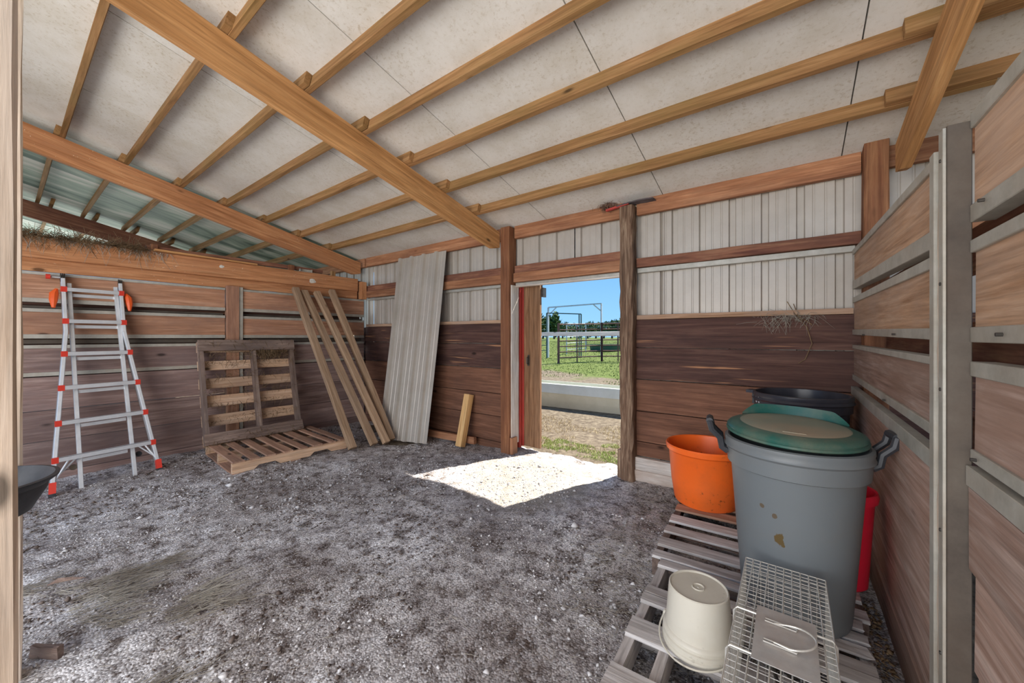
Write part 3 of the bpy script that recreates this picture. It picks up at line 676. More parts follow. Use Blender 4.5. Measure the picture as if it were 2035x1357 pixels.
# ------------------------------------------------------------------ pallets
def pallet_base(c, ux, uy, L, W, boards, stringers, mats, notch=True, th=.13, bt=.017, smat=None, skip_bottom=False, brk=()):
    """local frame: x across deck boards' length (W), y along stringers (L); z up. boards: list of (y0,y1)"""
    pass
def make_pallet(M4, L, W, boards, name_lab, mat, smat, bottom=(), th=.13, strx=(.02, .5, .98), notch=True, endmat=None, matf=None, cut={}):
    e = empty('pallet', (0, 0, 0), label=name_lab, cat='pallet'); e.matrix_basis = M4
    sh = th-.034
    for fx in strx:
        x = .02+(W-.04)*fx if fx not in (.02, .98) else (.02 if fx == .02 else W-.02)
        mb = MB(); ys = [0, .16*L, .20*L, .33*L, .37*L, .63*L, .67*L, .80*L, .84*L, L]
        zb = [0, 0, .038, .038, 0, 0, .038, .038, 0, 0] if notch else [0]*10
        V = []; 
        for xx in (x-.019, x+.019):
            for y, z in zip(ys, zb): V.append((xx, y, .017+z))
            for y in reversed(ys): V.append((xx, y, .017+sh))
        n = 20; F = [tuple(range(n)), tuple(range(2*n-1, n-1, -1))]+[(i, (i+1) % n, n+(i+1) % n, n+i) for i in range(n)]
        # concave side faces: split in quads instead of one ngon
        F = F[2:]
        for s0 in (0, n):
            for i in range(9):
                q = (s0+i, s0+i+1, s0+n-2-i, s0+n-1-i); F.append(q if s0 else q[::-1])
        cc = Vector((x, L/2, th/2)); R = Matrix.Rotation(math.pi/2, 4, 'Z'); Mx = Matrix.Translation(cc) @ R; inv = Mx.inverted()
        link(mesh('stringer', [inv @ Vector(v) for v in V], F), 'stringer', M[smat], e, Mx, world_space=False)
    def brd(y0, y1, z, m, x0=0, x1=W, yw=0):
        p0 = Vector((x0, (y0+y1)/2, z)); p1 = Vector((x1, (y0+y1)/2+yw, z)); Mx, Ln = frame_from(p0, p1, (0, 1, 0))
        # local z = width (y axis)
        return link(plank_mesh(Ln, .017, y1-y0, jit=.0015, seg=4, rough_end=.004), 'slat', M[m], e, Mx, world_space=False)
    for i, (a, b) in enumerate(boards):
        x0, x1 = cut.get(i, (0, W)); brd(a, b, th-.0085, (matf(i) if matf else mat), x0, x1, random.uniform(-.006, .006))
    for (a, b) in bottom: brd(a, b, .0085, mat)
    return e
def M_axes(o, ax, ay, az):
    m = Matrix((Vector(ax).normalized(), Vector(ay).normalized(), Vector(az).normalized())).transposed().to_4x4(); m.translation = Vector(o); return m
# lying pallet: origin at its far-left corner, deck boards run from wall towards the viewer (+X)
bl = [(.0, .10), (.155, .235), (.30, .385), (.455, .545), (.61, .69), (.76, .86), (.935, 1.0), (1.06, 1.14)]
PB = make_pallet(M_axes((-5.37, 1.39, .0), (1, -.055, 0), (.055, 1, 0), (0, 0, 1)), 1.14, 1.02, bl, 'brown slatted pallet lying flat on the gravel below the upright pallet', 'pallet_brown', 'pallet_new', bottom=[(0, .1), (.52, .62), (1.04, 1.14)])
# upright pallet leaning on the wall: we look at its underside
ay_ = Vector((-.30, 0.02, 1.19)).normalized(); ax_ = Vector((0, 1, 0)); az_ = ax_.cross(ay_)
ax_ = ay_.cross(az_) if False else Vector((0.0, 1, -.0168)).normalized(); az_ = ax_.cross(ay_)
ub = [(.0, .12), (.21, .34), (.43, .56), (.65, .77), (.87, .98), (1.08, 1.20)]
# outward (towards viewer, +X) must be the bottom side -> deck normal points to the wall
yv = ay_; xv = Vector((0, -1, .0)).normalized(); zv = xv.cross(yv)   # zv points to -X
MU = Matrix((xv, yv, zv)).transposed().to_4x4(); MU.translation = Vector((-5.19, 2.375, .135))
PA = make_pallet(MU, 1.21, 1.02, ub, 'grimy old pallet standing upright against the left wall with hay caught on it', 'pallet_new', 'pallet_mud', bottom=[], notch=False, strx=(.02, .46, .98))
for (a, b, m, nm) in ((1.08, 1.21, 'pallet_mud', 'slat'), (.0, .125, 'pallet_mud', 'slat')):
    Mx, Ln = frame_from((-.01, (a+b)/2, .0085), (1.03, (a+b)/2, .0085), (0, 1, 0))
    link(plank_mesh(Ln, .022, b-a, jit=.004, seg=10, rough_end=.006), nm, M[m], PA, Mx, world_space=False)
# hay hanging on the upright pallet
def hay_on(name, parent, n, fn, L=(.03, .1), mat='hay_dark', r=.0018, dz=-.6, lab=None):
    P = np.array([fn() for _ in range(n)]); D = rng.normal(0, .6, (n, 3)); D[:, 2] += dz
    o = strands(name, P, D, rng.uniform(*L, n), np.full(n, r), M[mat], .25, parent)
    if parent is None: tag(o, lab, 'hay', kind='stuff')
    else:
        o.matrix_basis = wm(parent).inverted(); o['kind'] = 'stuff'
    return o
def pa_pt():
    u = random.random(); k = random.choice([.10, .30, .47, .64, .81, .97, 1.08, 1.2]); return (MU @ Vector((u*1.02, k+random.uniform(-.05, .02), random.choice((0, .11, .12)))))[:]
hay_on('hay_wisps', PA, 900, pa_pt, (.03, .11))
hay_on('hay_wisps', PA, 500, lambda: (MU @ Vector((random.gauss(.30, .12), 1.06+random.gauss(0, .03), random.uniform(0, .1))))[:], (.03, .09), 'hay_dark')
hay_on('hay_wisps', PA, 500, lambda: (MU @ Vector((random.uniform(0, 1.02), random.gauss(.0, .02), random.uniform(-.03, .1))))[:], (.02, .07), 'hay_dark', dz=-.1)

# two pallets under the bins on the right (slats across, origin near-left)
def px_pal(y0, y1): return None
tA = math.atan2(.055, 1.0)
axr, ayr = (1, .0, 0), (-.07, 1, 0)
far_b = [(.0, .075), (.14, .235), (.32, .41), (.48, .58), (.68, .78), (.86, .95), (1.0, 1.08)]
PC = make_pallet(M_axes((-.625, 2.17, 0), (1, .03, 0), (-.07, 1, 0), (0, 0, 1)), 1.12, .90, far_b, 'reddish grey pallet under the orange tub and black bin', 'pallet_grey', 'pallet_mud', bottom=[(0, .1), (.5, .6), (1.0, 1.1)],
                 matf=lambda i: 'pallet_grey' if i < 4 else 'pallet_brown')
near_b = [(.0, .135), (.30, .415), (.535, .60), (.605, .665), (.86, .925)]
PD = make_pallet(M_axes((-.54, 1.235, 0), (1, .0, 0), (-.075, 1, 0), (0, 0, 1)), .93, .82, near_b, 'bleached broken pallet under the white bucket and wire trap', 'pallet_grey', 'pallet_grey', bottom=[(0, .1), (.42, .52)], strx=(.02, .17, .98), notch=False)
for (a, b, xa, xb) in ((.70, .76, .27, .82), (.78, .84, .42, .82)):
    Mx, Ln = frame_from((xa, a+.03, .1215), (xb, a+.025, .1215), (0, 1, 0)); link(plank_mesh(Ln, .017, b-a, jit=.003, seg=6, rough_end=.02), 'slat', M['pallet_grey'], PD, Mx, world_space=False)
Mx, Ln = frame_from((.10, .86, .05), (.8, .80, .05), (0, 1, 0)); link(plank_mesh(Ln, .03, .09, jit=.004, seg=6, rough_end=.02), 'broken_slat', M['pallet_mud'], PD, Mx, world_space=False)

# ------------------------------------------------------------------ leaning lumber, sheet, offcuts
lum = [((-4.16, 2.47, .03), (-5.59, 2.46, 2.03), 'lumber', 'leftmost of the four leaning timbers, pale and nearest the pallets'),
       ((-4.14, 2.742, .02), (-5.59, 2.577, 2.0), 'lumber', 'second from the left of the four leaning timbers'),
       ((-4.11, 2.90, .01), (-5.59, 2.755, 2.0), 'lumber', 'third from the left of the four leaning timbers'),
       ((-4.20, 3.04, .0), (-5.59, 2.98, 2.05), 'lumber_tan', 'rightmost and tannest of the four leaning timbers, beside the metal sheet')]
for a, b, m, lab in lum:
    o = board('timber', None, M['lumber' if m == 'lumber' else 'lumber'], a, b, .085, .06, (0, 1, 0), seg=5, jit=.001, warp=.004); tag(o, lab, 'timber', 'timbers leaning on the left wall')
sh = corr('metal_sheet', None, M['sheet'], (-4.56, 3.10, -.05), (-3.725, 3.22, -.015), (-3.69, 3.53, 2.50), (-4.70, 3.535, 2.505), (-.03, -1, .12), sgn=1, off=.045, nv=6, bow=-.012, h=.034, pitch=.218)
tag(sh, 'tall ribbed beige metal sheet leaning on the back wall', 'metal sheet')
o = board('timber', None, M['lumber_tan'], (-3.27, 3.36, .0), (-3.27, 3.52, .62), .09, .088, (1, 0, 0), seg=2); tag(o, 'short orange-tan timber offcut leaning on the back wall', 'timber')
o = board('timber', None, M['girt'], (-3.98, 3.47, .04), (-3.15, 3.50, .06), .085, .05, (0, 0, 1), seg=3); tag(o, 'reddish board lying along the foot of the back wall behind the offcut', 'board')

# ------------------------------------------------------------------ bins and buckets
def bin_body(parent, mat, R, r, H, z0=0, c=(0, 0, 0), lip=.012, t=.004, band=.12, seg=72):
    rr = lambda z: r+(R-r)*z/H
    mb = MB()
    prof = [(0.0001, .012), (r*.8, .012), (r*.86, .0), (r*.97, .0), (r, .015)]
    prof += [(rr(z), z) for z in (.05, .2, H-band-.02)]
    prof += [(rr(H-band)+.002, H-band-.006), (rr(H-band)+.014, H-band), (rr(H-.05)+.014, H-.055), (rr(H-.05)+.024, H-.045), (R+lip, H-.030), (R+lip+.003, H-.018), (R+lip+.002, H-.004), (R+.004, H), (R-.004, H-.003), (R-.006, H-.03)]
    prof += [(rr(z)-t-.002, z) for z in (H-band-.02, .2, .05)]+[(r-.02, .02), (.0001, .02)]
    mb.lathe(prof, seg); return mb.build('body', mat, parent, True, world_space=False)
# grey bin
gb = empty('trash_bin', (.012, 2.14, .131), label='large grey plastic bin with black handles and a dusty green lid', cat='trash bin')
bin_body(gb, M['grey_can'], .255, .200, .755, lip=.014)
def loop_handle(parent, ang, R, z, mat, flip=1):
    a = math.radians(ang); rad = Vector((math.cos(a), math.sin(a), 0)); tan = Vector((-math.sin(a), math.cos(a), 0))
    w = .045; mb = MB()
    path = []
    for s in (-1, 1):
        pts = [rad*(R-.002)+tan*w*s+Vector((0, 0, z-.06)), rad*(R+.022)+tan*w*s+Vector((0, 0, z-.045)), rad*(R+.030)+tan*w*s+Vector((0, 0, z)), rad*(R+.065)+tan*w*s+Vector((0, 0, z+.035)), rad*(R+.075)+tan*w*s*.95+Vector((0, 0, z+.075))]
        mb.tube(pts, .015, 8)
    mb.tube([rad*(R+.075)+tan*w*s*1.02+Vector((0, 0, z+.075)) for s in (-1, -.5, 0, .5, 1)], .016, 8)
    return mb.build('handle', mat, parent, True, world_space=False)
loop_handle(gb, 188, .262, .735, M['rubber']); loop_handle(gb, 8, .258, .735, M['rubber'])
lid = empty('lid', (0, 0, 0)); 
mb = MB(); mb.lathe([(.0001, .018), (.10, .019), (.17, .018), (.215, .015), (.235, .011), (.252, .003), (.259, -.006), (.256, -.014), (.262, -.018), (.262, -.026), (.257, -.030), (.250, -.024), (.245, -.010), (.0001, -.002)], 80)
bpy.data.objects.remove(lid)
Ml = Matrix.Translation((-.004, .010, .802)) @ Matrix.Rotation(math.radians(2.2), 4, 'X') @ Matrix.Rotation(math.radians(1.5), 4, 'Y')
lid = mb.build('lid', M['green_lid'], gb, True, M=Ml, world_space=False)
mb = MB(); mb.lathe([(.0001, .0212), (.12, .022), (.195, .0190), (.205, .0165)], 72); o = mb.build('dusty_top', M['lid_top'], None, True); o.parent = lid; o.matrix_basis = Matrix.Identity(4)
mb = MB(); N = 26; V = []; F = []         # raised crescent wing across the back of the lid
for i in range(N+1):
    f = i/N; a = math.radians(28+124*f); rx = .235; hh = .044*min(1, 6*f, 6*(1-f))
    x, y = rx*math.cos(a), .06+.150*math.sin(a)
    for (dy, dz) in ((0, .010), (.016, .014+hh), (.026, .014+hh-.002), (.020, -.002)): V.append((x*(1+dy*.5), y+dy, dz))
for i in range(N):
    for k in range(4): F.append((i*4+k, i*4+(k+1) % 4, i*4+4+(k+1) % 4, i*4+4+k))
F.append((3, 2, 1, 0)); F.append(tuple(N*4+k for k in range(4)))
mb.add(V, F); o = mb.build('wing', M['green_lid'], None, True); o.parent = lid; o.matrix_basis = Matrix.Identity(4)
mb = MB(); mb.obox((-.035, -.165, .0205), (.045, -.165, .0205), .003, .022, (0, 0, 1)); o = mb.build('moulded_tag', M['lid_top'], None); o.parent = lid; o.matrix_basis = Matrix.Identity(4)
# black bin
bb = empty('trash_bin', (.055, 3.17, .131), label='shiny black plastic bin in the back corner behind the grey bin', cat='trash bin')
bin_body(bb, M['black_can'], .255, .20, .845, band=.10)
loop = MB(); loop.obox((-.285, -.03, .835), (-.262, .04, .835), .02, .05); loop.build('handle', M['black_can'], bb, world_space=False)
loop = MB(); loop.obox((-.262, -.055, .79), (-.262, .03, .79), .07, .014); loop.build('bracket', M['rubber'], bb, world_space=False)
for k, ang in enumerate((205, 212)):
    a = math.radians(ang); mb = MB()
    for dz in (0, .03):
        p = Vector((math.cos(a)*.262, math.sin(a)*.262, .775+dz)); mb.tube([p, p*1.012+Vector((0, 0, -.008*0))], .005, 8)
    mb.build('rivet', M['alu'], bb, world_space=False)
# orange tub
ot = empty('tub', (-.505, 3.11, .131), label='bright orange plastic tub with dark scuffs behind the grey bin', cat='tub')
mb = MB(); R = .265; r = .215; H = .425
mb.lathe([(.0001, .006), (r-.03, .006), (r-.02, 0), (r-.008, .003), (r, .02), (r+.02, .15), (R-.012, H-.055), (R-.008, H-.05), (R+.006, H-.04), (R+.010, H-.01), (R+.004, H), (R-.006, H-.004), (R-.014, H-.05), (r+.01, .12), (r-.012, .025), (.0001, .014)], 72)
mb.build('body', M['orange'], ot, True, world_space=False)
# red bucket
rb = empty('bucket', (.205, 2.50, .131), label='bright red bucket squeezed between the grey bin and right wall', cat='bucket')
mb = MB(); R = .130; r = .10; H = .47
mb.lathe([(.0001, .006), (r-.02, .006), (r-.01, 0), (r, .01), (R-.006, H-.05), (R+.006, H-.045), (R+.010, H-.02), (R+.004, H), (R-.006, H-.004), (R-.012, H-.05), (r-.006, .02), (.0001, .012)], 56)
mb.build('body', M['red_pl'], rb, True, world_space=False)
mb = MB(); mb.tube([(R*math.cos(a), R*math.sin(a)*.99, H-.03-.05*math.sin(a)) for a in [math.pi*i/12 for i in range(13)]], .003, 6); mb.build('handle', M['wire'], rb, world_space=False)
# white bucket, upside down
wbk = empty('bucket', (-.295, 1.65, .131), label='upturned white plastic bucket standing on the bleached pallet', cat='bucket')
mb = MB(); H = .225
mb.lathe([(.118, 0), (.131, 0), (.134, .006), (.132, .016), (.128, .019), (.128, .026), (.133, .029), (.132, .040), (.127, .043), (.126, .052), (.131, .055), (.129, .062), (.121, .068), (.120, .075), (.1085, H-.008), (.1075, H-.001), (.104, H+.002), (.101, H), (.099, H-.004), (.024, H-.004), (.023, H), (.020, H), (.019, H-.004), (.006, H-.004), (.005, H-.002), (.0001, H-.002)], 72)
mb.build('body', M['white_pl'], wbk, True, world_space=False)
mb = MB()
for s in (-1, 1): mb = MB(); mb.tube([(s*.128, -.0, .045), (s*.142, -.0, .045)], .012, 10); mb.build('ear', M['white_pl'], wbk, True, M=Matrix.Rotation(math.radians(-14), 4, 'Z'), world_space=False)
mb = MB(); pts = []
for i in range(25):
    a = math.pi*i/24; pts.append((-.140*math.cos(a), -.150*math.sin(a)-.004, .045-.040*math.sin(a)**.7))
mb.tube(pts, .0034, 6); mb.build('handle', M['white_pl'], wbk, True, M=Matrix.Rotation(math.radians(-14), 4, 'Z'), world_space=False)
# black feed tub hung on the near left posts
ft = empty('feed_tub', (-2.195, -.075, .73), label='black rubber feed tub hanging by the near left post', cat='tub')
mb = MB(); R = .195; r = .145; H = .130
mb.lathe([(.0001, .004), (r-.02, 0), (r, .012), (r+.035, .08), (R-.012, H-.03), (R+.012, H-.010), (R+.014, H-.002), (R+.002, H), (R-.016, H-.028), (r+.026, .08), (r-.01, .02), (.0001, .012)], 64)
mb.build('body', M['rubber'], ft, True, world_space=False)
mb = MB(); mb.tube([(-.20, .02, .125), (-.235, .02, .15), (-.235, .02, .20)], .006, 6); mb.build('hook', M['steel_dark'], ft, world_space=False)

# ------------------------------------------------------------------ wire trap
tr = empty('animal_trap', (-.02, 1.45, .131), label='galvanised wire mesh cage trap in front of the grey bin', cat='trap')
x0, x1, y0, y1, z0, z1 = -.128, .127, -.42, .395, .006, .30
mb = MB()
def wire(a, b, r=.0011): mb.tube([a, b], r, 4)
sp = .0255; nx = 10; ny = 32; nz = 12
for i in range(nx+1):
    x = x0+(x1-x0)*i/nx; wire((x, y0, z1), (x, y1, z1), .0019); wire((x, y0, z0), (x, y1, z0)); wire((x, y1, z0), (x, y1, z1)); wire((x, y0, z0), (x, y0, z1))
for j in range(ny*2+1):
    y = y0+(y1-y0)*j/(ny*2)
    if j % 2 == 0: wire((x0, y, z1-.001), (x1, y, z1-.001), .0012)
    if j % 4 == 0: wire((x0, y, z0), (x1, y, z0))
    for x in (x0, x1): wire((x, y, z0), (x, y, z1), .0009)
for k in range(nz+1):
    z = z0+(z1-z0)*k/nz
    for x in (x0, x1): wire((x, y0, z), (x, y1, z))
    for y in (y0, y1): wire((x0, y, z), (x1, y, z))
mb.build('wire_mesh', M['wire'], tr, world_space=False)
for y in (.03, -.165, -.40):
    mb = MB(); e = .006
    mb.tube([(x0-e, y, z0), (x0-e, y, z1-.008), (x0+.004, y, z1+e), (x1-.004, y, z1+e), (x1+e, y, z1-.008), (x1+e, y, z0)], .0034, 8)
    mb.build('frame_rod', M['wire'], tr, True, world_space=False)
mb = MB(); mb.box(-.070, .085, -.185, .075, z1+.008, z1+.0105); pl = mb.build('cover_plate', M['plate'], tr, world_space=False)
mb = MB(); mb.tube([(-.02, .0, z1+.014)]+[(.02+.062*math.sin(a), -.045+.055*math.cos(a), z1+.018+.012*math.sin(a)) for a in [math.pi*i/14 for i in range(15)]]+[(-.02, -.09, z1+.014)], .0028, 8)
for yy in (.005, -.095): 
    mb.tube([(-.045, yy+.006, z1+.014), (.035, yy+.006, z1+.014), (.037, yy, z1+.014), (.035, yy-.006, z1+.014), (-.045, yy-.006, z1+.014)], .0022, 6, closed=True)
mb.build('handle', M['wire'], tr, True, world_space=False)
mb = MB(); mb.obox((0, .10, .02), (0, -.10, .03), .002, .16, (0, 0, 1)); mb.build('trip_plate', M['plate'], tr, world_space=False)
mb = MB(); mb.obox((-.09, -.33, .25), (.09, -.33, .25), .09, .003, (0, .5, 1)); mb.build('door_flap', M['plate'], tr, world_space=False)
mb = MB(); mb.tube([(-.09, .05, .24), (-.03, .0, .20), (.0, -.1, .17)], .009, 8, rs=[.012, .008, .004]); mb.build('trip_rod', M['steel_dark'], tr, world_space=False)

# ------------------------------------------------------------------ bits and pieces
def tx(): return random.uniform(-5.70, -5.60)
o = hay_on('hay', None, 1300, lambda: (tx(), random.uniform(-.1, .95)**1.0, 2.285+abs(random.gauss(0, .018))*(1.5-1.0*random.random())), (.05, .16), 'hay_dark', .0022, -.05, 'clump of old hay lying along the top of the left header')
hay_on('hanging_hay', None, 130, lambda: (-5.625, random.uniform(-.05, 1.15), 2.28), (.06, .2), 'straw', .0018, -1.6, 'thin stalks of hay hanging over the left header face')
sc = [((-5.70, .95, 2.33), (-5.72, 2.9, 2.335), .05, .045, 'girt_dark', 'long dark board lying on top of the left header'),
      ((-5.60, 1.0, 2.30), (-5.655, 2.0, 2.297), .02, .07, 'fir', 'thin tan board lying under the dark board on the left header')]
for a, b, w, t, m, lab in sc: tag(board('scrap_board', None, M[m], a, b, w, t, (0, 0, 1), seg=3), lab, 'board')
tag(bx('wood_block', None, M['post_red'], -5.69, -5.64, .98, 1.04, 2.286, 2.37, seg=1), 'small red brown block at the left end of the boards on the header', 'block')
tag(bx('wood_block', None, M['post_red'], -5.69, -5.64, 2.40, 2.47, 2.286, 2.36, seg=1), 'small red brown block beside the metal bracket on the header', 'block')
mb = MB(); mb.box(-5.69, -5.645, 2.55, 2.72, 2.286, 2.291); mb.box(-5.69, -5.685, 2.55, 2.72, 2.286, 2.33); mb.box(-5.69, -5.645, 2.55, 2.555, 2.286, 2.33); mb.box(-5.69, -5.645, 2.715, 2.72, 2.286, 2.33)
tag(mb.build('metal_bracket', M['galv']), 'small galvanised bracket sitting on the left header', 'bracket')
tag(bx('wood_block', None, M['purlin'], -5.71, -5.66, 3.02, 3.08, 2.286, 2.36, seg=1), 'small tan block near the right end of the left header', 'block')
# knots / pale scar on header
for (y, z, w_, h_) in ((1.62, 2.215, .03, .02), (2.72, 2.165, .05, .035)):
    V = [(-5.6385, y, z)]+[(-5.639, y+w_*math.cos(a)*random.uniform(.7, 1.1), z+h_*math.sin(a)*random.uniform(.7, 1.1)) for a in [6.283*k/12 for k in range(12)]]
    V += [(-5.642, v[1], v[2]) for v in V[1:]]; V[0] = (-5.634, y, z)
    link(mesh('splinter_scar', V, [(0, 1+k, 1+(k+1) % 12) for k in range(12)]+[(1+k, 13+k, 13+(k+1) % 12, 1+(k+1) % 12) for k in range(12)]), 'splinter_scar', M['rail_out'], wl_)
ns = empty('nest', (-1.25, 3.52, 2.6), label='rag of debris with a strip of red plastic tucked on top of the door post', cat='nest')
P = np.array([(-1.36+random.gauss(-.08, .045), 3.53+random.gauss(0, .02), 2.615+random.gauss(.01, .012)) for _ in range(260)]); D = rng.normal(0, 1, (260, 3))
o = strands('twigs', P, D, rng.uniform(.02, .06, 260), np.full(260, .002), M['debris'], .3, ns); o.matrix_basis = wm(ns).inverted(); o['kind'] = 'stuff'
mb = MB(); mb.obox((-1.44, 3.50, 2.575), (-1.22, 3.50, 2.60), .018, .03); mb.build('red_strip', M['red_paint'], ns)
V = []; F = []; n = 14
for i in range(n+1):
    for j in range(6):
        x = -1.33+.34*i/n; y = 3.47+.12*j/5; b = math.sin(math.pi*i/n); V.append((x, y, 2.592+.010*(i/n)+.012*b*math.sin(math.pi*(.3+.5*j/5))+random.uniform(-.003, .003)))
for i in range(n):
    for j in range(5): a = i*6+j; F.append((a, a+6, a+7, a+1))
me = mesh('grey_rag', V, F, True); o = link(me, 'grey_rag', M['bag'], ns); sm = o.modifiers.new('s', 'SOLIDIFY'); sm.thickness = .006
hay_on('hay', None, 110, lambda: (random.gauss(-.02, .09), 3.575, 1.53-abs(random.gauss(0, .03))), (.04, .16), 'straw', .0016, -.4, 'wisp of hay caught on the batten of the back wall')
hh = MB(); hh.tube([(.02, 3.585, 1.60), (.05, 3.575, 1.50), (.10, 3.575, 1.42), (.13, 3.575, 1.30), (.09, 3.575, 1.18), (.05, 3.575, 1.15)], .003, 5); hh.tube([(-.02, 3.585, 1.62), (.03, 3.575, 1.52), (.13, 3.575, 1.44)], .003, 5)
tag(hh.build('hay_stalk', M['hay_dark']), 'long bent hay stalk hanging down the dark back planks', 'hay')
tag(stones('leaf_litter', 900, (.20, .345), (1.2, 2.6), 1 and .006, M['hay_dark'], lambda x, y: 0*x+.012), 'brown leaf litter between the pallets and right wall', 'leaves', kind='stuff')
mb = MB(); mb.tube([(-3.20, .15, .02), (-3.19, .19, .03), (-3.16, .23, .03), (-3.12, .28, .025)], .01, 6, rs=[.003, .012, .010, .002]); tag(mb.build('bark_piece', M['pallet_mud'], smooth=True), 'curved piece of pinkish bark on the floor by the left post', 'bark')
tag(board('wood_scrap', None, M['pallet_mud'], (-2.56, .08, .03), (-2.46, .15, .03), .05, .02, (0, 0, 1), seg=3, jit=.004), 'small splintered wood scrap on the floor near the left post', 'wood scrap')

# ------------------------------------------------------------------ outside
tg = empty('trough', (-3.5, 6.5, 0), label='long pale feed trough lying across outside the doorway', cat='trough')
prof = [(-.22, 0), (-.27, .14), (-.31, .27), (-.32, .29), (-.25, .45), (-.20, .455), (-.25, .29), (-.17, .06), (.17, .06), (.25, .29), (.20, .455), (.25, .45), (.32, .29), (.31, .27), (.27, .14), (.22, 0)]
V = []; F = []; m = len(prof)
for x in (-7.6, -.4):
    for (y, z) in prof: V.append((x, 6.55+y+(x+4)*.03, z-.01))
F = [(i, (i+1) % m, m+(i+1) % m, m+i) for i in range(m)]
for b in (0, m):
    for i in range(m//2-1): q = (b+i, b+i+1, b+m-2-i, b+m-1-i); F.append(q)
mb = MB(); mb.add(V, F); mb.build('trough_body', M['concrete'], tg)
for x in (-7.6, -.43): mb = MB(); mb.box(x, x+.03, 6.55-.21+(x+4)*.03, 6.55+.21+(x+4)*.03, .03, .42); mb.build('end_panel', M['concrete'], tg)
fr = empty('rail_fence', (-6, 9.0, 0), label='weathered white board rail running across behind the trough', cat='fence')
bx('rail', fr, M['rail_out'], -12, -.5, 8.98, 9.02, 1.37, 1.475, seg=14, jit=.004)
for x in (-11.9, -.6): bx('fence_post', fr, M['post_old'], x-.06, x+.06, 9.02, 9.14, -.1, 1.55)
def W(px, py=None, Y=None, d=None):
    t = (px-1017.5)/750; fx, fy = -math.sin(YAW)+math.cos(YAW)*t, math.cos(YAW)+math.sin(YAW)*t
    if d is None: d = Y/fy
    z = None if py is None else 1.35+(669-py)*d/750
    return (d*fx, d*fy, z, d)
def corral(pa, pb, za, zb, n, lab, mat, r=.034, posts=(0, 1), mid=(), group=None, low=.25):
    """tube panel from pa to pb (xy), n rails between z low and top"""
    e = empty('corral_fence', (*pa, za), label=lab, cat='fence panel', group=group)
    H = 1.75
    for i in range(n):
        h = low+(H-low)*i/(n-1); mb = MB(); mb.tube([(*pa, za+h), (*pb, zb+h)], r*.75, 8); mb.build('rail', M[mat], e, True)
    for f in sorted(set(posts) | set(mid)):
        x = pa[0]+(pb[0]-pa[0])*f; y = pa[1]+(pb[1]-pa[1])*f; z = za+(zb-za)*f; k = r*1.6 if f in posts else r*.8
        mb = MB(); mb.tube([(x, y, z-.1), (x, y, z+H+(.06 if f in posts else 0))], k, 8); mb.build('upright', M[mat], e, True)
    return e
def gz(p): return gh(*p)
a = W(1110, d=17.0); b = W(1196, d=17.6); c = W(1262, d=17.0); dd = W(1300, d=15)
pa, pb, pc = a[:2], b[:2], c[:2]
za = 1.35-43*17.0/750; zb = 1.35-35*17.6/750
corral(pa, pb, gz(pa), gz(pb), 7, 'rusty brown pipe panel in the grass, left of the two brown ones', 'panel_brown', mid=(.42,))
corral(pb, pc, gz(pb), gz(pc), 7, 'rusty brown pipe panel partly hidden by the right door post', 'panel_brown', mid=(.5,))
q = W(1060, d=22)[:2]; q2 = W(1088, d=22)[:2]
corral(q, q2, gz(q), gz(q2), 6, 'dark green pipe panel at the left edge of the door view', 'panel_green', r=.03)
q = W(1165, d=27)[:2]; q2 = W(1228, d=26)[:2]; q3 = W(1290, d=25)[:2]
corral(q, q2, gz(q), gz(q2), 6, 'dark green pipe panel far behind the brown panels', 'panel_green', r=.03, mid=(.5,))
corral(q2, q3, gz(q2), gz(q3), 6, 'dark green pipe panel far behind, hidden mostly by the right door post', 'panel_green', r=.03, mid=(.5,))
q = W(1126, d=22)[:2]; q2 = W(1164, d=23)[:2]
corral(q, q2, gz(q), gz(q2), 5, 'pale grey pipe gate inside the tall arch', 'panel_grey', r=.022, mid=(.5,))
ar = empty('gate_arch', (*W(1089, d=20)[:2], 0), label='tall pale steel arch with corner braces standing in the yard', cat='arch')
A, B = W(1089.5, 611, d=20), W(1195, 603, d=20.5)
for (p, nm) in ((A, 'upright'), (B, 'upright')):
    mb = MB(); mb.obox((p[0], p[1], gh(p[0], p[1])-.1), (p[0], p[1], p[2]), .07, .07, (1, 0, 0)); mb.build(nm, M['panel_grey'], ar)
mb = MB(); mb.obox(A[:3], B[:3], .07, .07); mb.build('crossbar', M['panel_grey'], ar)
va, vb = Vector(A[:3]), Vector(B[:3])
for (s, e_) in ((va, vb), (vb, va)):
    dv = (e_-s).normalized(); mb = MB(); mb.obox(s+Vector((0, 0, -.42)), s+dv*.48, .05, .05); mb.build('brace', M['panel_grey'], ar)
gf = empty('corral_gate', (*W(1086, d=19)[:2], 0), label='dark green square gate frame in front of the pale arch', cat='gate frame')
A, B = W(1086.5, 622, d=19.5), W(1151, 624, d=19.5); B2 = W(1155, 624, d=19.6)
for p in (A, B, B2): mb = MB(); mb.obox((p[0], p[1], gh(p[0], p[1])-.1), (p[0], p[1], p[2]), .05, .05, (1, 0, 0)); mb.build('upright', M['panel_green'], gf)
mb = MB(); mb.obox(A[:3], B2[:3], .05, .05); mb.build('crossbar', M['panel_green'], gf)
q = W(1205, d=24); ttb = empty('stock_tank', (q[0], q[1], gh(q[0], q[1])), label='low dark teal stock tank behind the brown panels', cat='tank')
mb = MB(); mb.lathe([(.0001, 0), (.95, 0), (1.0, .05), (1.05, .3), (1.09, .32), (1.09, .35), (1.03, .35), (.96, .08), (.0001, .06)], 40); mb.build('body', M['teal_tub'], ttb, True, world_space=False)

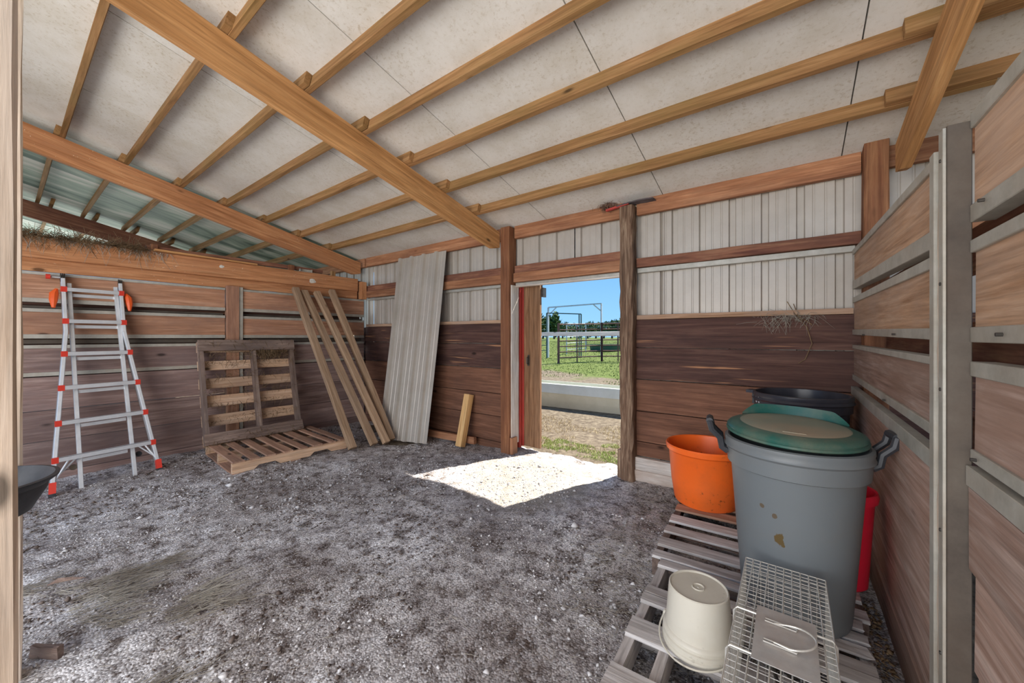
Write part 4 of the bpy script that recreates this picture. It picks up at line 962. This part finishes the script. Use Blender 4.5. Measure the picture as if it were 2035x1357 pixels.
def leafcloud(name, c, rx, rz, n, parent, mat, size):
    u = rng.normal(0, 1, (n, 3)); u /= np.linalg.norm(u, axis=1, keepdims=True); rr = rng.uniform(.55, 1.0, (n, 1))**.5
    bumps = 1+.25*np.sin(u[:, :1]*5+u[:, 1:2]*4)+.15*np.sin(u[:, 2:3]*9)
    P = u*rr*bumps*np.array([[rx, rx, rz]])+np.array([c]); s = size*rng.uniform(.6, 1.3, (n, 1, 1))
    T = rng.normal(0, 1, (n, 3, 3))*s*.6
    V = (P[:, None]+T).reshape(-1, 3); F = np.arange(3*n).reshape(-1, 3)
    o = link(fastmesh(name, V, F), name, mat, parent); o.matrix_basis = wm(parent).inverted(); return o
def tree(x, y, h, w, lab, grp, n=1100):
    z = gh(x, y); e = empty('tree', (x, y, z), label=lab, cat='tree', group=grp)
    mb = MB(); mb.tube([(x, y, z-.1), (x+.1, y, z+h*.3), (x-.05, y, z+h*.6)], .1, 6, rs=[.22, .15, .06]); mb.build('trunk', M['bark'], e)
    k = leafcloud('crown', (x, y, z+h*.56), w*.8, h*.40, n, e, M['leaf'], h*.09); k['kind'] = 'stuff'
tp = [(1040, 70, 5.0, 3.0), (1062, 68, 4.6, 2.6), (1079, 72, 3.9, 2.0), (1101, 66, 4.3, 1.5), (1118, 85, 3.4, 2.6), (1134, 88, 3.2, 2.6), (1150, 90, 3.0, 3.0), (1168, 84, 3.5, 2.6), (1184, 86, 3.3, 2.6), (1200, 82, 3.2, 2.8), (1216, 80, 3.7, 2.6), (1232, 80, 4.0, 2.6), (1255, 80, 4.2, 3.2), (1285, 80, 4.6, 3.6)]
tl = ['far left leafy tree hidden behind the sliding door', 'second leafy tree hidden behind the sliding door edge', 'dark green tree at the left edge of the treeline in the doorway', 'tallest round tree in the doorway view, under the arch corner',
      'first low tree right of the tallest round tree', 'second low tree right of the tallest round tree', 'low tree just left of the middle of the doorway treeline', 'low tree behind the pale gate at the middle of the treeline',
      'low tree left of the right arch upright', 'low tree behind the right arch upright', 'tree just right of the arch in the far treeline', 'rightmost visible tree, touching the right door post', 'tree hidden behind the right door post', 'last tree of the treeline, beyond the right door post']
for (px, d, h, w), lab in zip(tp, tl):
    q = W(px, d=d); tree(q[0], q[1], h, w, lab, 'far treeline beyond the corral')
